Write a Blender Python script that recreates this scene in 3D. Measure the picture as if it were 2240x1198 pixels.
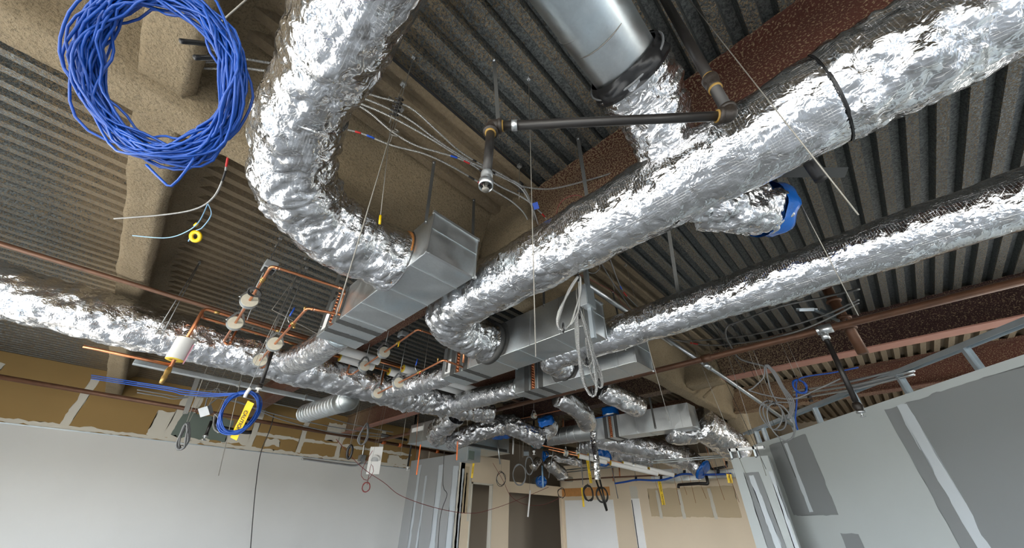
import bpy, bmesh, math, random
from mathutils import Vector, Matrix, noise
random.seed(7)
S = bpy.context.scene
for o in list(bpy.data.objects):
    bpy.data.objects.remove(o)
COL = S.collection
V = Vector

# ---------------------------------------------------------------- camera
F, CX, CY = 768.0, 1120.0, 630.0            # focal length and principal point, in pixels of the 2240x1198 frame
EYE = V((0, 0, 1.6))
PITCH, HEAD, ROLL = math.atan2(503, F), math.radians(45.4), math.radians(1.3)
FW = V((math.cos(HEAD)*math.cos(PITCH), math.sin(HEAD)*math.cos(PITCH), math.sin(PITCH)))
RT = V((math.sin(HEAD), -math.cos(HEAD), 0))
UP = RT.cross(FW)
RT, UP = RT*math.cos(ROLL) + UP*math.sin(ROLL), UP*math.cos(ROLL) - RT*math.sin(ROLL)
cd = bpy.data.cameras.new('camera')
cam = bpy.data.objects.new('camera', cd)
COL.objects.link(cam)
cam.matrix_world = Matrix(((RT.x, UP.x, -FW.x, EYE.x), (RT.y, UP.y, -FW.y, EYE.y), (RT.z, UP.z, -FW.z, EYE.z), (0, 0, 0, 1)))
cd.sensor_fit = 'HORIZONTAL'; cd.sensor_width = 36.0
cd.lens = F/2240*36.0
cd.shift_y = 31.0/2240
cd.clip_start = 0.05; cd.clip_end = 200
S.camera = cam
# ---------------------------------------------------------------- view, world, sun
S.view_settings.view_transform = 'Standard'
S.view_settings.look = 'None'
S.view_settings.gamma = 1.0
S.view_settings.use_curve_mapping = False
S.view_settings.exposure = 1.08
S.cycles.use_denoising = True
S.cycles.max_bounces = 8
S.cycles.diffuse_bounces = 5
S.cycles.glossy_bounces = 5
S.cycles.sample_clamp_indirect = 6.0
W = bpy.data.worlds.new('daylight'); S.world = W; W.use_nodes = True
wn = W.node_tree; wn.nodes.clear()
bg = wn.nodes.new('ShaderNodeBackground'); wo = wn.nodes.new('ShaderNodeOutputWorld')
tc = wn.nodes.new('ShaderNodeTexCoord'); sx = wn.nodes.new('ShaderNodeSeparateXYZ'); cr = wn.nodes.new('ShaderNodeValToRGB')
wn.links.new(tc.outputs['Generated'], sx.inputs[0]); wn.links.new(sx.outputs['Z'], cr.inputs[0])
cr.color_ramp.elements[0].position = 0.0; cr.color_ramp.elements[0].color = (0.42, 0.41, 0.38, 1)
cr.color_ramp.elements[1].position = 0.5; cr.color_ramp.elements[1].color = (0.62, 0.78, 1.0, 1)
e = cr.color_ramp.elements.new(0.02); e.color = (0.95, 0.98, 1.0, 1)
wn.links.new(cr.outputs[0], bg.inputs[0]); bg.inputs[1].default_value = 13.5
wn.links.new(bg.outputs[0], wo.inputs[0])
def sun(name, direction, strength, color, angle):
    l = bpy.data.lights.new(name, 'SUN'); l.energy = strength; l.color = color; l.angle = math.radians(angle)
    o = bpy.data.objects.new(name, l); COL.objects.link(o)
    o.rotation_euler = V(direction).to_track_quat('-Z', 'Y').to_euler()
    o.location = (-8, -4, 9)
sun('sun', (0.68, 0.56, -0.47), 14.0, (1.0, 0.93, 0.82), 1.0)
def portal(name, loc, normal, sx_, sy_):     # a daylight portal filling one window opening: guides the sky's light in, gives none itself
    l = bpy.data.lights.new(name, 'AREA'); l.shape = 'RECTANGLE'; l.size = sx_; l.size_y = sy_
    l.cycles.is_portal = True
    o = bpy.data.objects.new(name, l); COL.objects.link(o)
    o.location = loc; o.rotation_euler = V(normal).to_track_quat('-Z', 'Z').to_euler()

# ---------------------------------------------------------------- helpers
def ray(px, py): return FW + RT*((px-CX)/F) - UP*((py-CY)/F)
def at(px, py, x=None, y=None, z=None, d=None):   # the point of the room seen at a pixel, at a given x, y, z or depth
    r = ray(px, py)
    t = d if d is not None else (x/r.x if x is not None else y/r.y if y is not None else (z-EYE.z)/r.z)
    return EYE + r*t
def thing(name, label, cat, loc=(0, 0, 0), group=None):
    o = bpy.data.objects.new(name, None); COL.objects.link(o)
    o.location = loc; o.empty_display_size = 0.1
    tag(o, label, cat, group); return o
def tag(o, label=None, cat=None, group=None, kind=None):
    for k, v in (('label', label), ('category', cat), ('group', group), ('kind', kind)):
        if v: o[k] = v
    return o
def gloc(o):
    p = V(o.location)
    while o.parent: o = o.parent; p = p + V(o.location)
    return p
def obj(name, bm, mat, parent=None, smooth=True, label=None, cat=None, group=None, kind=None, org=None, angle=None):
    me = bpy.data.meshes.new(name)
    if parent is not None: base = gloc(parent)
    else: base = V((0, 0, 0))
    o = bpy.data.objects.new(name, me); COL.objects.link(o)
    if org is not None:
        o.location = V(org) - base
        base = V(org)
    if base.length > 0: bmesh.ops.translate(bm, vec=-base, verts=bm.verts)
    bmesh.ops.recalc_face_normals(bm, faces=bm.faces)
    for f in bm.faces: f.smooth = smooth
    if angle is not None:
        lim = math.radians(angle)
        for ed in bm.edges:
            if len(ed.link_faces) == 2 and ed.calc_face_angle(0) > lim: ed.smooth = False
    bm.to_mesh(me); bm.free()
    me.materials.append(mat)
    if parent is not None: o.parent = parent
    return tag(o, label, cat, group, kind)
def one(name, bm, mat, label, cat, group=None, org=None, smooth=True, angle=None):  # a thing that is a single mesh
    if org is None:
        n = max(1, len(bm.verts)); org = sum((v.co for v in bm.verts), V((0, 0, 0)))/n
    return obj(name, bm, mat, None, smooth, label, cat, group, None, org, angle)
def struct(name, bm, mat, smooth=False, parent=None):
    return obj(name, bm, mat, parent, smooth, kind='structure' if parent is None else None)
NB = bmesh.new
def box(bm, lo, hi, bevel=0.0):
    x0, y0, z0 = lo; x1, y1, z1 = hi
    vs = [bm.verts.new(p) for p in ((x0,y0,z0),(x1,y0,z0),(x1,y1,z0),(x0,y1,z0),(x0,y0,z1),(x1,y0,z1),(x1,y1,z1),(x0,y1,z1))]
    fs = [bm.faces.new([vs[i] for i in q]) for q in ((0,3,2,1),(4,5,6,7),(0,1,5,4),(1,2,6,5),(2,3,7,6),(3,0,4,7))]
    if bevel:
        es = {e for f in fs for e in f.edges}
        bmesh.ops.bevel(bm, geom=list(es), offset=bevel, segments=2, affect='EDGES', profile=0.5)
    return bm
def obox(bm, c, ax, ay, az, sx_, sy_, sz_):   # oriented box
    c = V(c); ax, ay, az = V(ax).normalized()*sx_/2, V(ay).normalized()*sy_/2, V(az).normalized()*sz_/2
    vs = [bm.verts.new(c + ax*i + ay*j + az*k) for k in (-1, 1) for j in (-1, 1) for i in (-1, 1)]
    for q in ((0,2,3,1),(4,5,7,6),(0,1,5,4),(1,3,7,5),(3,2,6,7),(2,0,4,6)): bm.faces.new([vs[i] for i in q])
    return bm
def bar(bm, a, b, w, t, up=(0, 0, 1)):         # flat bar from a to b, width w across, thickness t
    a, b = V(a), V(b); d = (b-a).normalized(); u = V(up)
    if abs(d.dot(u)) > 0.95: u = V((1, 0, 0))
    s = d.cross(u).normalized(); n = s.cross(d)
    return obox(bm, (a+b)/2, d, s, n, (b-a).length, w, t)
def spline(pts, step=0.03, closed=False):
    P = [V(p) for p in pts]; n = len(P); out = []
    rng = range(n if closed else n-1)
    for i in rng:
        if closed: p0, p1, p2, p3 = P[(i-1) % n], P[i], P[(i+1) % n], P[(i+2) % n]
        else: p0, p1, p2, p3 = P[max(i-1, 0)], P[i], P[i+1], P[min(i+2, n-1)]
        k = max(2, int((p2-p1).length/step))
        for j in range(k):
            t = j/k
            out.append(0.5*((2*p1) + (p2-p0)*t + (2*p0-5*p1+4*p2-p3)*t*t + (3*p1-p0-3*p2+p3)*t**3))
    if not closed: out.append(P[-1])
    return out
def fillet(pts, rad, k=6):
    P = [V(p) for p in pts]; out = [P[0]]
    for i in range(1, len(P)-1):
        a, b, c = P[i-1], P[i], P[i+1]
        r = min(rad, (a-b).length*0.49, (c-b).length*0.49)
        u, w = b+(a-b).normalized()*r, b+(c-b).normalized()*r
        for j in range(k+1):
            t = j/k; out.append(u*(1-t)**2 + b*2*t*(1-t) + w*t*t)
    out.append(P[-1]); return out
def frames(P, closed=False):
    n = len(P); T = []
    for i in range(n):
        a = P[i-1] if (i > 0 or closed) else P[i]
        b = P[(i+1) % n] if (i < n-1 or closed) else P[i]
        d = b-a; T.append(d.normalized() if d.length > 1e-9 else V((0, 0, 1)))
    u = V((0, 0, 1)) if abs(T[0].z) < 0.9 else V((1, 0, 0))
    N = (u - T[0]*u.dot(T[0])).normalized(); out = []
    for i in range(n):
        N = (N - T[i]*N.dot(T[i]))
        N = N.normalized() if N.length > 1e-6 else T[i].orthogonal().normalized()
        out.append((T[i], N, T[i].cross(N)))
    return out
def tube(bm, pts, r, seg=8, closed=False, caps=True):
    P = [V(p) for p in pts]; fr = frames(P, closed); rings = []
    for i, p in enumerate(P):
        rr = r[i] if isinstance(r, (list, tuple)) else r
        _, n, b = fr[i]
        rings.append([bm.verts.new(p + n*(math.cos(2*math.pi*k/seg)*rr) + b*(math.sin(2*math.pi*k/seg)*rr)) for k in range(seg)])
    m = len(rings)
    for i in range(m if closed else m-1):
        A_, B_ = rings[i], rings[(i+1) % m]
        for k in range(seg): bm.faces.new((A_[k], A_[(k+1) % seg], B_[(k+1) % seg], B_[k]))
    if caps and not closed:
        bm.faces.new(rings[0][::-1]); bm.faces.new(rings[-1])
    return bm
def cyl(bm, a, b, r, seg=16, r2=None): return tube(bm, [a, b], [r, r if r2 is None else r2], seg)
def ring(bm, c, axis, R, r, seg=32, rs=8):
    ax = V(axis).normalized(); u = ax.orthogonal().normalized(); w = ax.cross(u)
    return tube(bm, [V(c)+u*(R*math.cos(2*math.pi*i/seg))+w*(R*math.sin(2*math.pi*i/seg)) for i in range(seg)], r, rs, closed=True)
def hollow(bm, a, b, R, r, seg=32):            # a tube with a wall (a band, an open pipe end)
    a, b = V(a), V(b); d = (b-a).normalized(); u = d.orthogonal().normalized(); w = d.cross(u)
    def circ(p, q): return [bm.verts.new(p + u*(q*math.cos(2*math.pi*k/seg)) + w*(q*math.sin(2*math.pi*k/seg))) for k in range(seg)]
    A1, A2, B2, B1 = circ(a, R), circ(b, R), circ(b, r), circ(a, r)
    for X_, Y_ in ((A1, A2), (A2, B2), (B2, B1), (B1, A1)):
        for k in range(seg): bm.faces.new((X_[k], X_[(k+1) % seg], Y_[(k+1) % seg], Y_[k]))
    return bm
def lathe(bm, a, axis, prof, seg=16):          # prof: (distance along axis, radius)
    d = V(axis).normalized(); return tube(bm, [V(a)+d*t for t, _ in prof], [max(q, 0.0004) for _, q in prof], seg)
def wob(p, f, s=0.0): return noise.noise(V((p[0]*f+s, p[1]*f+s*1.7, p[2]*f-s)))
def crumple(u, v, seed, stretch=1.0):           # sharp-creased foil relief, about -1 .. 1
    q = V((u*3.1*stretch + seed, v*3.1, seed*0.37))
    a = abs(noise.noise(q)); b = abs(noise.noise(q*2.3 + V((5, 1, 2)))); c = abs(noise.noise(q*5.1 + V((1, 7, 3))))
    d, _p = noise.voronoi(V((u*7*stretch + seed, v*7, seed)))
    return 1.1*(a-0.22) + 0.6*(b-0.22) + 0.3*(c-0.22) + 0.35*(d[1]-d[0]-0.35)
def foil(bm, pts, r, amp=0.012, seed=0.0, seg=96, step=0.016, gather=None, caps=False, sag=0.0, cl=None):
    """Foil-faced wrap around a path: r is a number or f(t), gather(t) 0..1 adds the lengthwise pleats of a bend."""
    P = spline(pts, step) if len(pts) > 2 else [V(pts[0]).lerp(V(pts[1]), i/max(2, int((V(pts[1])-V(pts[0])).length/step))) for i in range(max(2, int((V(pts[1])-V(pts[0])).length/step))+1)]
    fr = frames(P); L = 0; uv = bm.loops.layers.uv.verify(); rows = []; us = []
    n = len(P)
    for i, p in enumerate(P):
        if i: L += (P[i]-P[i-1]).length
        t = i/(n-1); rr = r(t) if callable(r) else r
        g = gather(t) if gather else 0.0
        _, N, B = fr[i]; row = []
        for k in range(seg):
            a = 2*math.pi*k/seg; ca, sa = math.cos(a), math.sin(a)
            D = N*ca + B*sa
            q = V((L, ca*rr, sa*rr))
            h = crumple(L, 0, seed) if False else 0
            c3 = V((L*3.0 + seed, ca*rr*3.6 + seed, sa*rr*3.6))
            h = 1.1*(abs(noise.noise(c3))-0.2) + 0.65*(abs(noise.noise(c3*2.4 + V((3, 1, 4))))-0.2) + 0.3*(abs(noise.noise(c3*5.3 + V((1, 5, 9))))-0.2)
            if g:
                c4 = V((L*7.0, ca*1.2 + seed, sa*1.2)); c5 = V((L*16.0 + 3, ca*2.0, sa*2.0 + seed))
                h += g*(1.6*(abs(noise.noise(c4))-0.2) + 0.8*(abs(noise.noise(c5))-0.2))
            e_ = min(1.0, min(t, 1-t)*n*0.12 + 0.25)
            row.append(bm.verts.new(p + D*(rr + amp*h*e_*1.6) - V((0, 0, sag*max(0, -D.z)**2*(0.5+0.5*noise.noise(V((L*2.1, seed, 0))))))))
        rows.append(row); us.append(L)
    R0 = r(0.5) if callable(r) else r
    for i in range(n-1):
        for k in range(seg):
            f = bm.faces.new((rows[i][k], rows[i][(k+1) % seg], rows[i+1][(k+1) % seg], rows[i+1][k]))
            cc = 2*math.pi*R0/seg
            for lp, (uu, vv) in zip(f.loops, ((us[i], k*cc), (us[i], (k+1)*cc), (us[i+1], (k+1)*cc), (us[i+1], k*cc))): lp[uv].uv = (uu, vv)
    if caps: bm.faces.new(rows[0][::-1]); bm.faces.new(rows[-1])
    return bm
# ---------------------------------------------------------------- materials
class NT:
    def __init__(s, name):
        s.m = bpy.data.materials.new(name); s.m.use_nodes = True; s.t = s.m.node_tree
        s.b = s.t.nodes['Principled BSDF']
    def n(s, typ, **kw):
        x = s.t.nodes.new('ShaderNode'+typ)
        for k, v in kw.items():
            if k in x.inputs.keys() if isinstance(k, str) and k[0].isupper() else False: x.inputs[k].default_value = v
            else: setattr(x, k, v)
        return x
    def l(s, a, b): s.t.links.new(a, b)
    def coord(s, kind='Object', scale=(1, 1, 1)):
        c = s.n('TexCoord'); m = s.n('Mapping'); m.inputs['Scale'].default_value = scale
        s.l(c.outputs[kind], m.inputs[0]); return m.outputs[0]
    def noise(s, vec, scale, detail=4, rough=0.55, dist=0.0):
        x = s.n('TexNoise'); x.inputs['Scale'].default_value = scale; x.inputs['Detail'].default_value = detail
        x.inputs['Roughness'].default_value = rough; x.inputs['Distortion'].default_value = dist
        s.l(vec, x.inputs['Vector']); return x.outputs['Fac']
    def ramp(s, fac, stops):
        x = s.n('ValToRGB'); el = x.color_ramp.elements
        while len(el) > 1: el.remove(el[-1])
        el[0].position = stops[0][0]; el[0].color = tuple(stops[0][1])+(1,) if not isinstance(stops[0][1], (int, float)) else (stops[0][1],)*3+(1,)
        for p, c in stops[1:]:
            q = el.new(p); q.color = tuple(c)+(1,) if not isinstance(c, (int, float)) else (c,)*3+(1,)
        s.l(fac, x.inputs[0]); return x.outputs[0]
    def math(s, op, a, b=None, c=None, clamp=False):
        x = s.n('Math'); x.operation = op; x.use_clamp = clamp
        for i, v in enumerate((a, b, c)):
            if v is None: continue
            if isinstance(v, (int, float)): x.inputs[i].default_value = v
            else: s.l(v, x.inputs[i])
        return x.outputs[0]
    def mix(s, fac, a, b):
        x = s.n('Mix'); x.data_type = 'RGBA'
        for i, v in ((0, fac), (6, a), (7, b)):
            if isinstance(v, (int, float)): x.inputs[i].default_value = v
            elif isinstance(v, tuple): x.inputs[i].default_value = v+(1,) if len(v) == 3 else v
            else: s.l(v, x.inputs[i])
        return x.outputs[2]
    def bump(s, h, strength, dist=0.01, normal=None):
        x = s.n('Bump'); x.inputs['Strength'].default_value = strength; x.inputs['Distance'].default_value = dist
        s.l(h, x.inputs['Height'])
        if normal is not None: s.l(normal, x.inputs['Normal'])
        return x.outputs[0]
    def set(s, **kw):
        for k, v in kw.items():
            k = {'col': 'Base Color', 'met': 'Metallic', 'rough': 'Roughness', 'nor': 'Normal', 'ecol': 'Emission Color', 'est': 'Emission Strength', 'spec': 'Specular IOR Level', 'trans': 'Transmission Weight', 'alpha': 'Alpha', 'coat': 'Coat Weight'}[k]
            if isinstance(v, (int, float)): s.b.inputs[k].default_value = v
            elif isinstance(v, tuple): s.b.inputs[k].default_value = v+(1,) if len(v) == 3 else v
            else: s.l(v, s.b.inputs[k])
        return s
def plain(name, col, rough=0.5, met=0.0, var=0.15, scale=8.0, bump=0.0, bscale=60.0):
    t = NT(name); c = t.coord()
    f = t.noise(c, scale)
    t.set(col=t.mix(f, tuple(x*(1-var) for x in col), tuple(min(1, x*(1+var)) for x in col)), rough=rough, met=met)
    if bump: t.set(nor=t.bump(t.noise(c, bscale), bump, 0.01))
    return t.m
def foil_mat(name, col=(0.71, 0.715, 0.73), rough=0.135, fine=0.5, sc=1.0):
    t = NT(name); c = t.coord(); u = t.coord('UV')
    nz = t.n('TexNoise'); nz.inputs['Scale'].default_value = 6*sc; nz.inputs['Detail'].default_value = 2; t.l(c, nz.inputs['Vector'])
    add = t.n('VectorMath'); add.operation = 'MULTIPLY_ADD'; t.l(nz.outputs['Color'], add.inputs[0]); add.inputs[1].default_value = (0.16, 0.16, 0.16); t.l(c, add.inputs[2])
    def facets(scale, stretch):          # flat tilted facets with sharp creases, like crumpled foil
        mp = t.n('Mapping'); mp.inputs['Scale'].default_value = stretch; t.l(add.outputs[0], mp.inputs[0])
        v = t.n('TexVoronoi'); v.inputs['Scale'].default_value = scale; t.l(mp.outputs[0], v.inputs['Vector'])
        d = t.n('VectorMath'); d.operation = 'SUBTRACT'; t.l(mp.outputs[0], d.inputs[0]); t.l(v.outputs['Position'], d.inputs[1])
        g = t.n('VectorMath'); g.operation = 'SUBTRACT'; t.l(v.outputs['Color'], g.inputs[0]); g.inputs[1].default_value = (0.5, 0.5, 0.5)
        q = t.n('VectorMath'); q.operation = 'DOT_PRODUCT'; t.l(d.outputs[0], q.inputs[0]); t.l(g.outputs[0], q.inputs[1])
        return q.outputs['Value']
    quiet = t.ramp(t.noise(c, 3.2*sc, 2), ((0.38, 0.25), (0.62, 1.0)))      # calm stretches between crumpled ones
    h = t.math('ADD', t.math('MULTIPLY', facets(8*sc, (1, 1, 1)), 0.55), t.math('MULTIPLY', t.math('MULTIPLY', facets(25*sc, (1, 0.8, 1.2)), 0.62), quiet))
    n2 = t.noise(add.outputs[0], 20*sc, 2, 0.5)
    h = t.math('ADD', h, t.math('MULTIPLY', t.math('ABSOLUTE', t.math('SUBTRACT', n2, 0.5)), 0.024))
    # reinforcing threads of the facing
    sp = t.n('SeparateXYZ'); t.l(u, sp.inputs[0])
    def line(o): return t.math('LESS_THAN', t.math('FRACT', t.math('MULTIPLY', o, 55.0)), 0.08)
    g = t.math('MAXIMUM', line(sp.outputs[0]), line(sp.outputs[1]))
    h = t.math('ADD', h, t.math('MULTIPLY', g, 0.0008))
    t.set(col=t.mix(t.math('MULTIPLY', g, 0.3), col, (0.97, 0.97, 0.97)), met=1.0, rough=t.ramp(t.noise(c, 9*sc), ((0.3, rough*0.8), (0.7, rough*1.5))), nor=t.bump(h, fine, 1.0))
    return t.m
def galv_mat(name, col=(0.62, 0.65, 0.66), rough=0.28, tint=0.0):
    t = NT(name); c = t.coord()
    v = t.n('TexVoronoi'); v.inputs['Scale'].default_value = 60; t.l(c, v.inputs['Vector'])
    sp = t.n('SeparateColor'); t.l(v.outputs['Color'], sp.inputs[0])
    f = t.math('ADD', t.math('MULTIPLY', sp.outputs[0], 0.35), t.math('MULTIPLY', t.noise(c, 2.3, 2), 0.7))
    base = t.mix(f, tuple(x*0.9 for x in col), tuple(min(1, x*1.08) for x in col))
    if tint: base = t.mix(t.ramp(t.noise(c, 1.6, 2), ((0.5, 0.0), (0.75, tint))), base, (0.35, 0.6, 0.75))
    t.set(col=base, met=0.95, rough=t.ramp(t.noise(c, 5, 4), ((0.3, rough*0.8), (0.7, rough*1.35))))
    return t.m
M = {}
M['foil'] = foil_mat('foil_facing')
M['foil_far'] = foil_mat('foil_facing_far', rough=0.2, fine=0.6, sc=0.8)
M['foil_dark'] = foil_mat('black_printed_facing', (0.03, 0.03, 0.03), 0.3, 0.3)
M['galv'] = galv_mat('galvanised_sheet', rough=0.36, tint=0.3)
M['galv_dull'] = galv_mat('dull_galvanised_sheet', (0.42, 0.45, 0.45), 0.38)
M['zinc'] = plain('zinc_plated_steel', (0.55, 0.57, 0.58), 0.35, 0.9)
M['stud'] = plain('stud_steel', (0.5, 0.56, 0.6), 0.38, 0.85)
M['wire'] = plain('hanger_wire_steel', (0.27, 0.255, 0.225), 0.5, 0.5)
M['rod'] = plain('threaded_rod_steel', (0.3, 0.31, 0.31), 0.45, 0.8, 0.2, 40)
M['strap'] = plain('strap_steel', (0.10, 0.10, 0.095), 0.45, 0.5)
M['sealant'] = plain('duct_sealant', (0.05, 0.05, 0.048), 0.55, 0.0, 0.35, 30, 0.4, 90)
M['copper'] = plain('copper', (0.62, 0.25, 0.12), 0.3, 0.9, 0.22, 14)
M['copper_dull'] = plain('tarnished_copper', (0.42, 0.17, 0.08), 0.38, 0.85, 0.3, 10)
M['solder'] = plain('solder_joint', (0.75, 0.6, 0.5), 0.35, 0.8)
M['brass'] = plain('brass', (0.42, 0.27, 0.09), 0.35, 0.8, 0.25, 30)
M['black_pipe'] = plain('black_steel_pipe', (0.013, 0.011, 0.010), 0.42, 0.0, 0.4, 12)
M['black_fit'] = plain('black_iron_fitting', (0.02, 0.014, 0.010), 0.5, 0.0, 0.35, 18, 0.2, 120)
M['pipe_dope'] = plain('yellow_pipe_compound', (0.26, 0.155, 0.03), 0.7, 0, 0.5, 60)
M['rust_pipe'] = plain('rusty_brown_pipe', (0.11, 0.05, 0.026), 0.5, 0.3, 0.45, 9)
M['orange_fit'] = plain('orange_coupling', (0.42, 0.1, 0.02), 0.5, 0.0, 0.3, 20)
M['white_ins'] = plain('white_insulation', (0.72, 0.72, 0.70), 0.6, 0, 0.05)
M['cream'] = plain('cream_insulation_face', (0.66, 0.62, 0.5), 0.8, 0, 0.1, 30)
M['yellow_fibre'] = plain('yellow_glass_fibre', (0.62, 0.45, 0.04), 0.9, 0, 0.25, 60)
M['pink'] = plain('pink_backing', (0.6, 0.3, 0.36), 0.7)
M['blue_cable'] = plain('blue_cable_sheath', (0.001, 0.058, 0.33), 0.42, 0, 0.12, 30)
M['blue_plastic'] = plain('blue_plastic_sheet', (0.004, 0.11, 0.45), 0.25, 0, 0.35, 14, 0.6, 18)
M['teal_plastic'] = plain('teal_plastic_sheet', (0.01, 0.35, 0.55), 0.25, 0, 0.3, 14, 0.6, 18)
M['black'] = plain('black_plastic', (0.012, 0.012, 0.013), 0.4)
M['black_cable'] = plain('black_cable_sheath', (0.015, 0.014, 0.013), 0.45)
M['white'] = plain('white_plastic', (0.75, 0.75, 0.73), 0.5, 0, 0.05)
M['grey_cable'] = plain('grey_cable_sheath', (0.17, 0.175, 0.18), 0.5)
M['yellow'] = plain('yellow_plastic', (0.75, 0.5, 0.0), 0.45, 0, 0.1)
M['tape_ink'] = plain('black_tape_ink', (0.01, 0.01, 0.01), 0.5)
M['red'] = plain('red_plastic', (0.5, 0.02, 0.02), 0.45)
M['red_wire'] = plain('red_wire_sheath', (0.20, 0.03, 0.03), 0.5)
M['blue'] = plain('blue_paint', (0.01, 0.08, 0.5), 0.45)
M['orange'] = plain('orange_ribbon', (0.9, 0.17, 0.01), 0.5)
M['grey_box'] = plain('grey_electrical_box', (0.33, 0.35, 0.36), 0.45, 0.4)
M['paper'] = plain('white_paper', (0.78, 0.78, 0.76), 0.8, 0, 0.03)
M['grey_paint'] = plain('grey_print', (0.45, 0.46, 0.46), 0.7, 0, 0.03)
M['light_blue'] = plain('light_blue_plastic', (0.3, 0.5, 0.72), 0.5)
M['cardboard'] = plain('brown_fibre_edge', (0.4, 0.16, 0.04), 0.8)
M['wood'] = plain('orange_plywood', (0.55, 0.26, 0.08), 0.7, 0, 0.25, 6)
# armoured conduit: bright steel with a fine winding groove
def armour(name, col):
    t = NT(name); u = t.coord('UV'); sp = t.n('SeparateXYZ'); t.l(u, sp.inputs[0])
    w = t.math('SINE', t.math('MULTIPLY', sp.outputs[0], 620.0))
    t.set(col=t.mix(t.math('MULTIPLY_ADD', w, 0.5, 0.5), tuple(x*0.35 for x in col), col), met=0.7, rough=0.35, nor=t.bump(w, 0.6, 0.004))
    return t.m
M['armour'] = armour('armoured_conduit_steel', (0.62, 0.62, 0.61))
M['armour_dark'] = armour('armoured_conduit_dull', (0.35, 0.35, 0.34))
# deck: dark galvanised steel, with sprayed fireproofing over the strips beside girders and beams
def deck_mat():
    t = NT('steel_deck'); c = t.coord(); sp = t.n('SeparateXYZ'); t.l(c, sp.inputs[0]); X_, Y_, Z_ = sp.outputs
    spang = t.noise(c, 55, 3, 0.7)
    steel = t.mix(t.ramp(spang, ((0.38, 0.0), (0.62, 1.0))), (0.05, 0.055, 0.055), (0.15, 0.16, 0.155))
    nw = t.noise(c, 2.2, 3)
    yw = t.math('ADD', Y_, 0.0)
    band = t.math('MULTIPLY', t.math('GREATER_THAN', yw, 1.69), t.math('LESS_THAN', yw, 3.45))
    nearby = t.math('SUBTRACT', 1.0, t.math('MULTIPLY', t.math('ABSOLUTE', t.math('SUBTRACT', yw, 2.3)), 0.42), clamp=True)   # thin overspray further off
    beam = t.math('SUBTRACT', 1.25, t.math('MULTIPLY', t.math('ABSOLUTE', t.math('ADD', X_, 0.7)), 0.62), clamp=True)
    far = t.math('MULTIPLY', t.math('GREATER_THAN', X_, 9.0), 0.9)
    back = t.math('MULTIPLY', t.math('GREATER_THAN', yw, 3.45), t.math('MULTIPLY', t.math('SUBTRACT', 1.0, t.math('MULTIPLY', X_, 0.45), clamp=True), 0.40))
    back = t.math('MAXIMUM', back, t.math('MULTIPLY', t.math('GREATER_THAN', yw, 7.4), 0.55))
    dens = t.math('MAXIMUM', t.math('MAXIMUM', band, beam), t.math('MAXIMUM', far, back))
    low = t.math('LESS_THAN', Z_, 4.715)
    dens = t.math('MAXIMUM', dens, t.math('MULTIPLY', t.math('MULTIPLY', nearby, 0.62), t.math('MULTIPLY_ADD', low, 0.55, 0.45)))
    dens = t.math('MAXIMUM', dens, t.math('MULTIPLY', low, 0.52))
    speck = t.noise(c, 60, 2, 0.65)
    sp2 = t.math('MULTIPLY_ADD', speck, 2.2, -0.6)
    mask = t.math('MULTIPLY', t.math('SUBTRACT', dens, sp2), 6.0, clamp=True)
    tan = t.mix(t.noise(c, 30, 4), (0.125, 0.092, 0.055), (0.235, 0.18, 0.112))
    h = t.math('ADD', t.math('MULTIPLY', t.noise(c, 26, 5, 0.7), mask), t.math('MULTIPLY', spang, 0.1))
    t.set(col=t.mix(mask, steel, tan), met=t.math('MULTIPLY', t.math('SUBTRACT', 1.0, mask), 0.55), rough=t.math('MULTIPLY_ADD', mask, 0.45, 0.45), nor=t.bump(h, 0.7, 0.03))
    return t.m
M['deck'] = deck_mat()
def spray_mat(name, a, b, bump=1.0):
    t = NT(name); c = t.coord()
    f = t.noise(c, 3.0, 4); g = t.noise(c, 60, 4, 0.7)
    col = t.mix(f, a, b)
    col = t.mix(t.ramp(g, ((0.36, 0.55), (0.5, 0.0))), col, tuple(x*0.35 for x in a))
    t.set(col=col, rough=0.95, nor=t.bump(t.math('ADD', t.noise(c, 38, 5, 0.7), t.noise(c, 9, 3)), bump, 0.03))
    return t.m
M['spray'] = spray_mat('sprayed_fireproofing', (0.22, 0.165, 0.095), (0.33, 0.26, 0.165))
M['spray_pale'] = spray_mat('pale_sprayed_fireproofing', (0.36, 0.29, 0.19), (0.46, 0.38, 0.27))
def red_mat(name, base, dens0):
    t = NT(name); c = t.coord(); sp = t.n('SeparateXYZ'); t.l(c, sp.inputs[0])
    s = t.noise(c, 62, 2, 0.6)
    near = t.math('SUBTRACT', 1.0, t.math('MULTIPLY', t.math('ABSOLUTE', t.math('SUBTRACT', sp.outputs[1], 2.3)), 0.34), clamp=True)
    thr = t.math('ADD', t.math('MULTIPLY', near, 0.36), dens0)
    mask = t.math('MULTIPLY', t.math('SUBTRACT', thr, t.math('MULTIPLY_ADD', s, 2.3, -0.65)), 7.0, clamp=True)
    wall_end = t.math('SUBTRACT', 1.0, t.math('MULTIPLY', t.math('ABSOLUTE', t.math('SUBTRACT', sp.outputs[1], 13.6)), 0.3), clamp=True)
    mask = t.math('MAXIMUM', mask, t.math('MULTIPLY', t.math('SUBTRACT', t.math('MULTIPLY', wall_end, 0.8), t.math('MULTIPLY_ADD', s, 2.3, -0.65)), 7.0, clamp=True))
    tan = t.mix(t.noise(c, 34, 4, 0.7), (0.15, 0.10, 0.055), (0.34, 0.245, 0.145))
    t.set(col=t.mix(mask, t.mix(t.noise(c, 5), tuple(x*0.75 for x in base), tuple(x*1.2 for x in base)), tan), rough=0.8, nor=t.bump(t.math('ADD', mask, t.noise(c, 40, 4, 0.7)), 0.5, 0.015))
    return t.m
M['red_beam'] = red_mat('red_oxide_steel', (0.075, 0.020, 0.010), 0.36)
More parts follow.
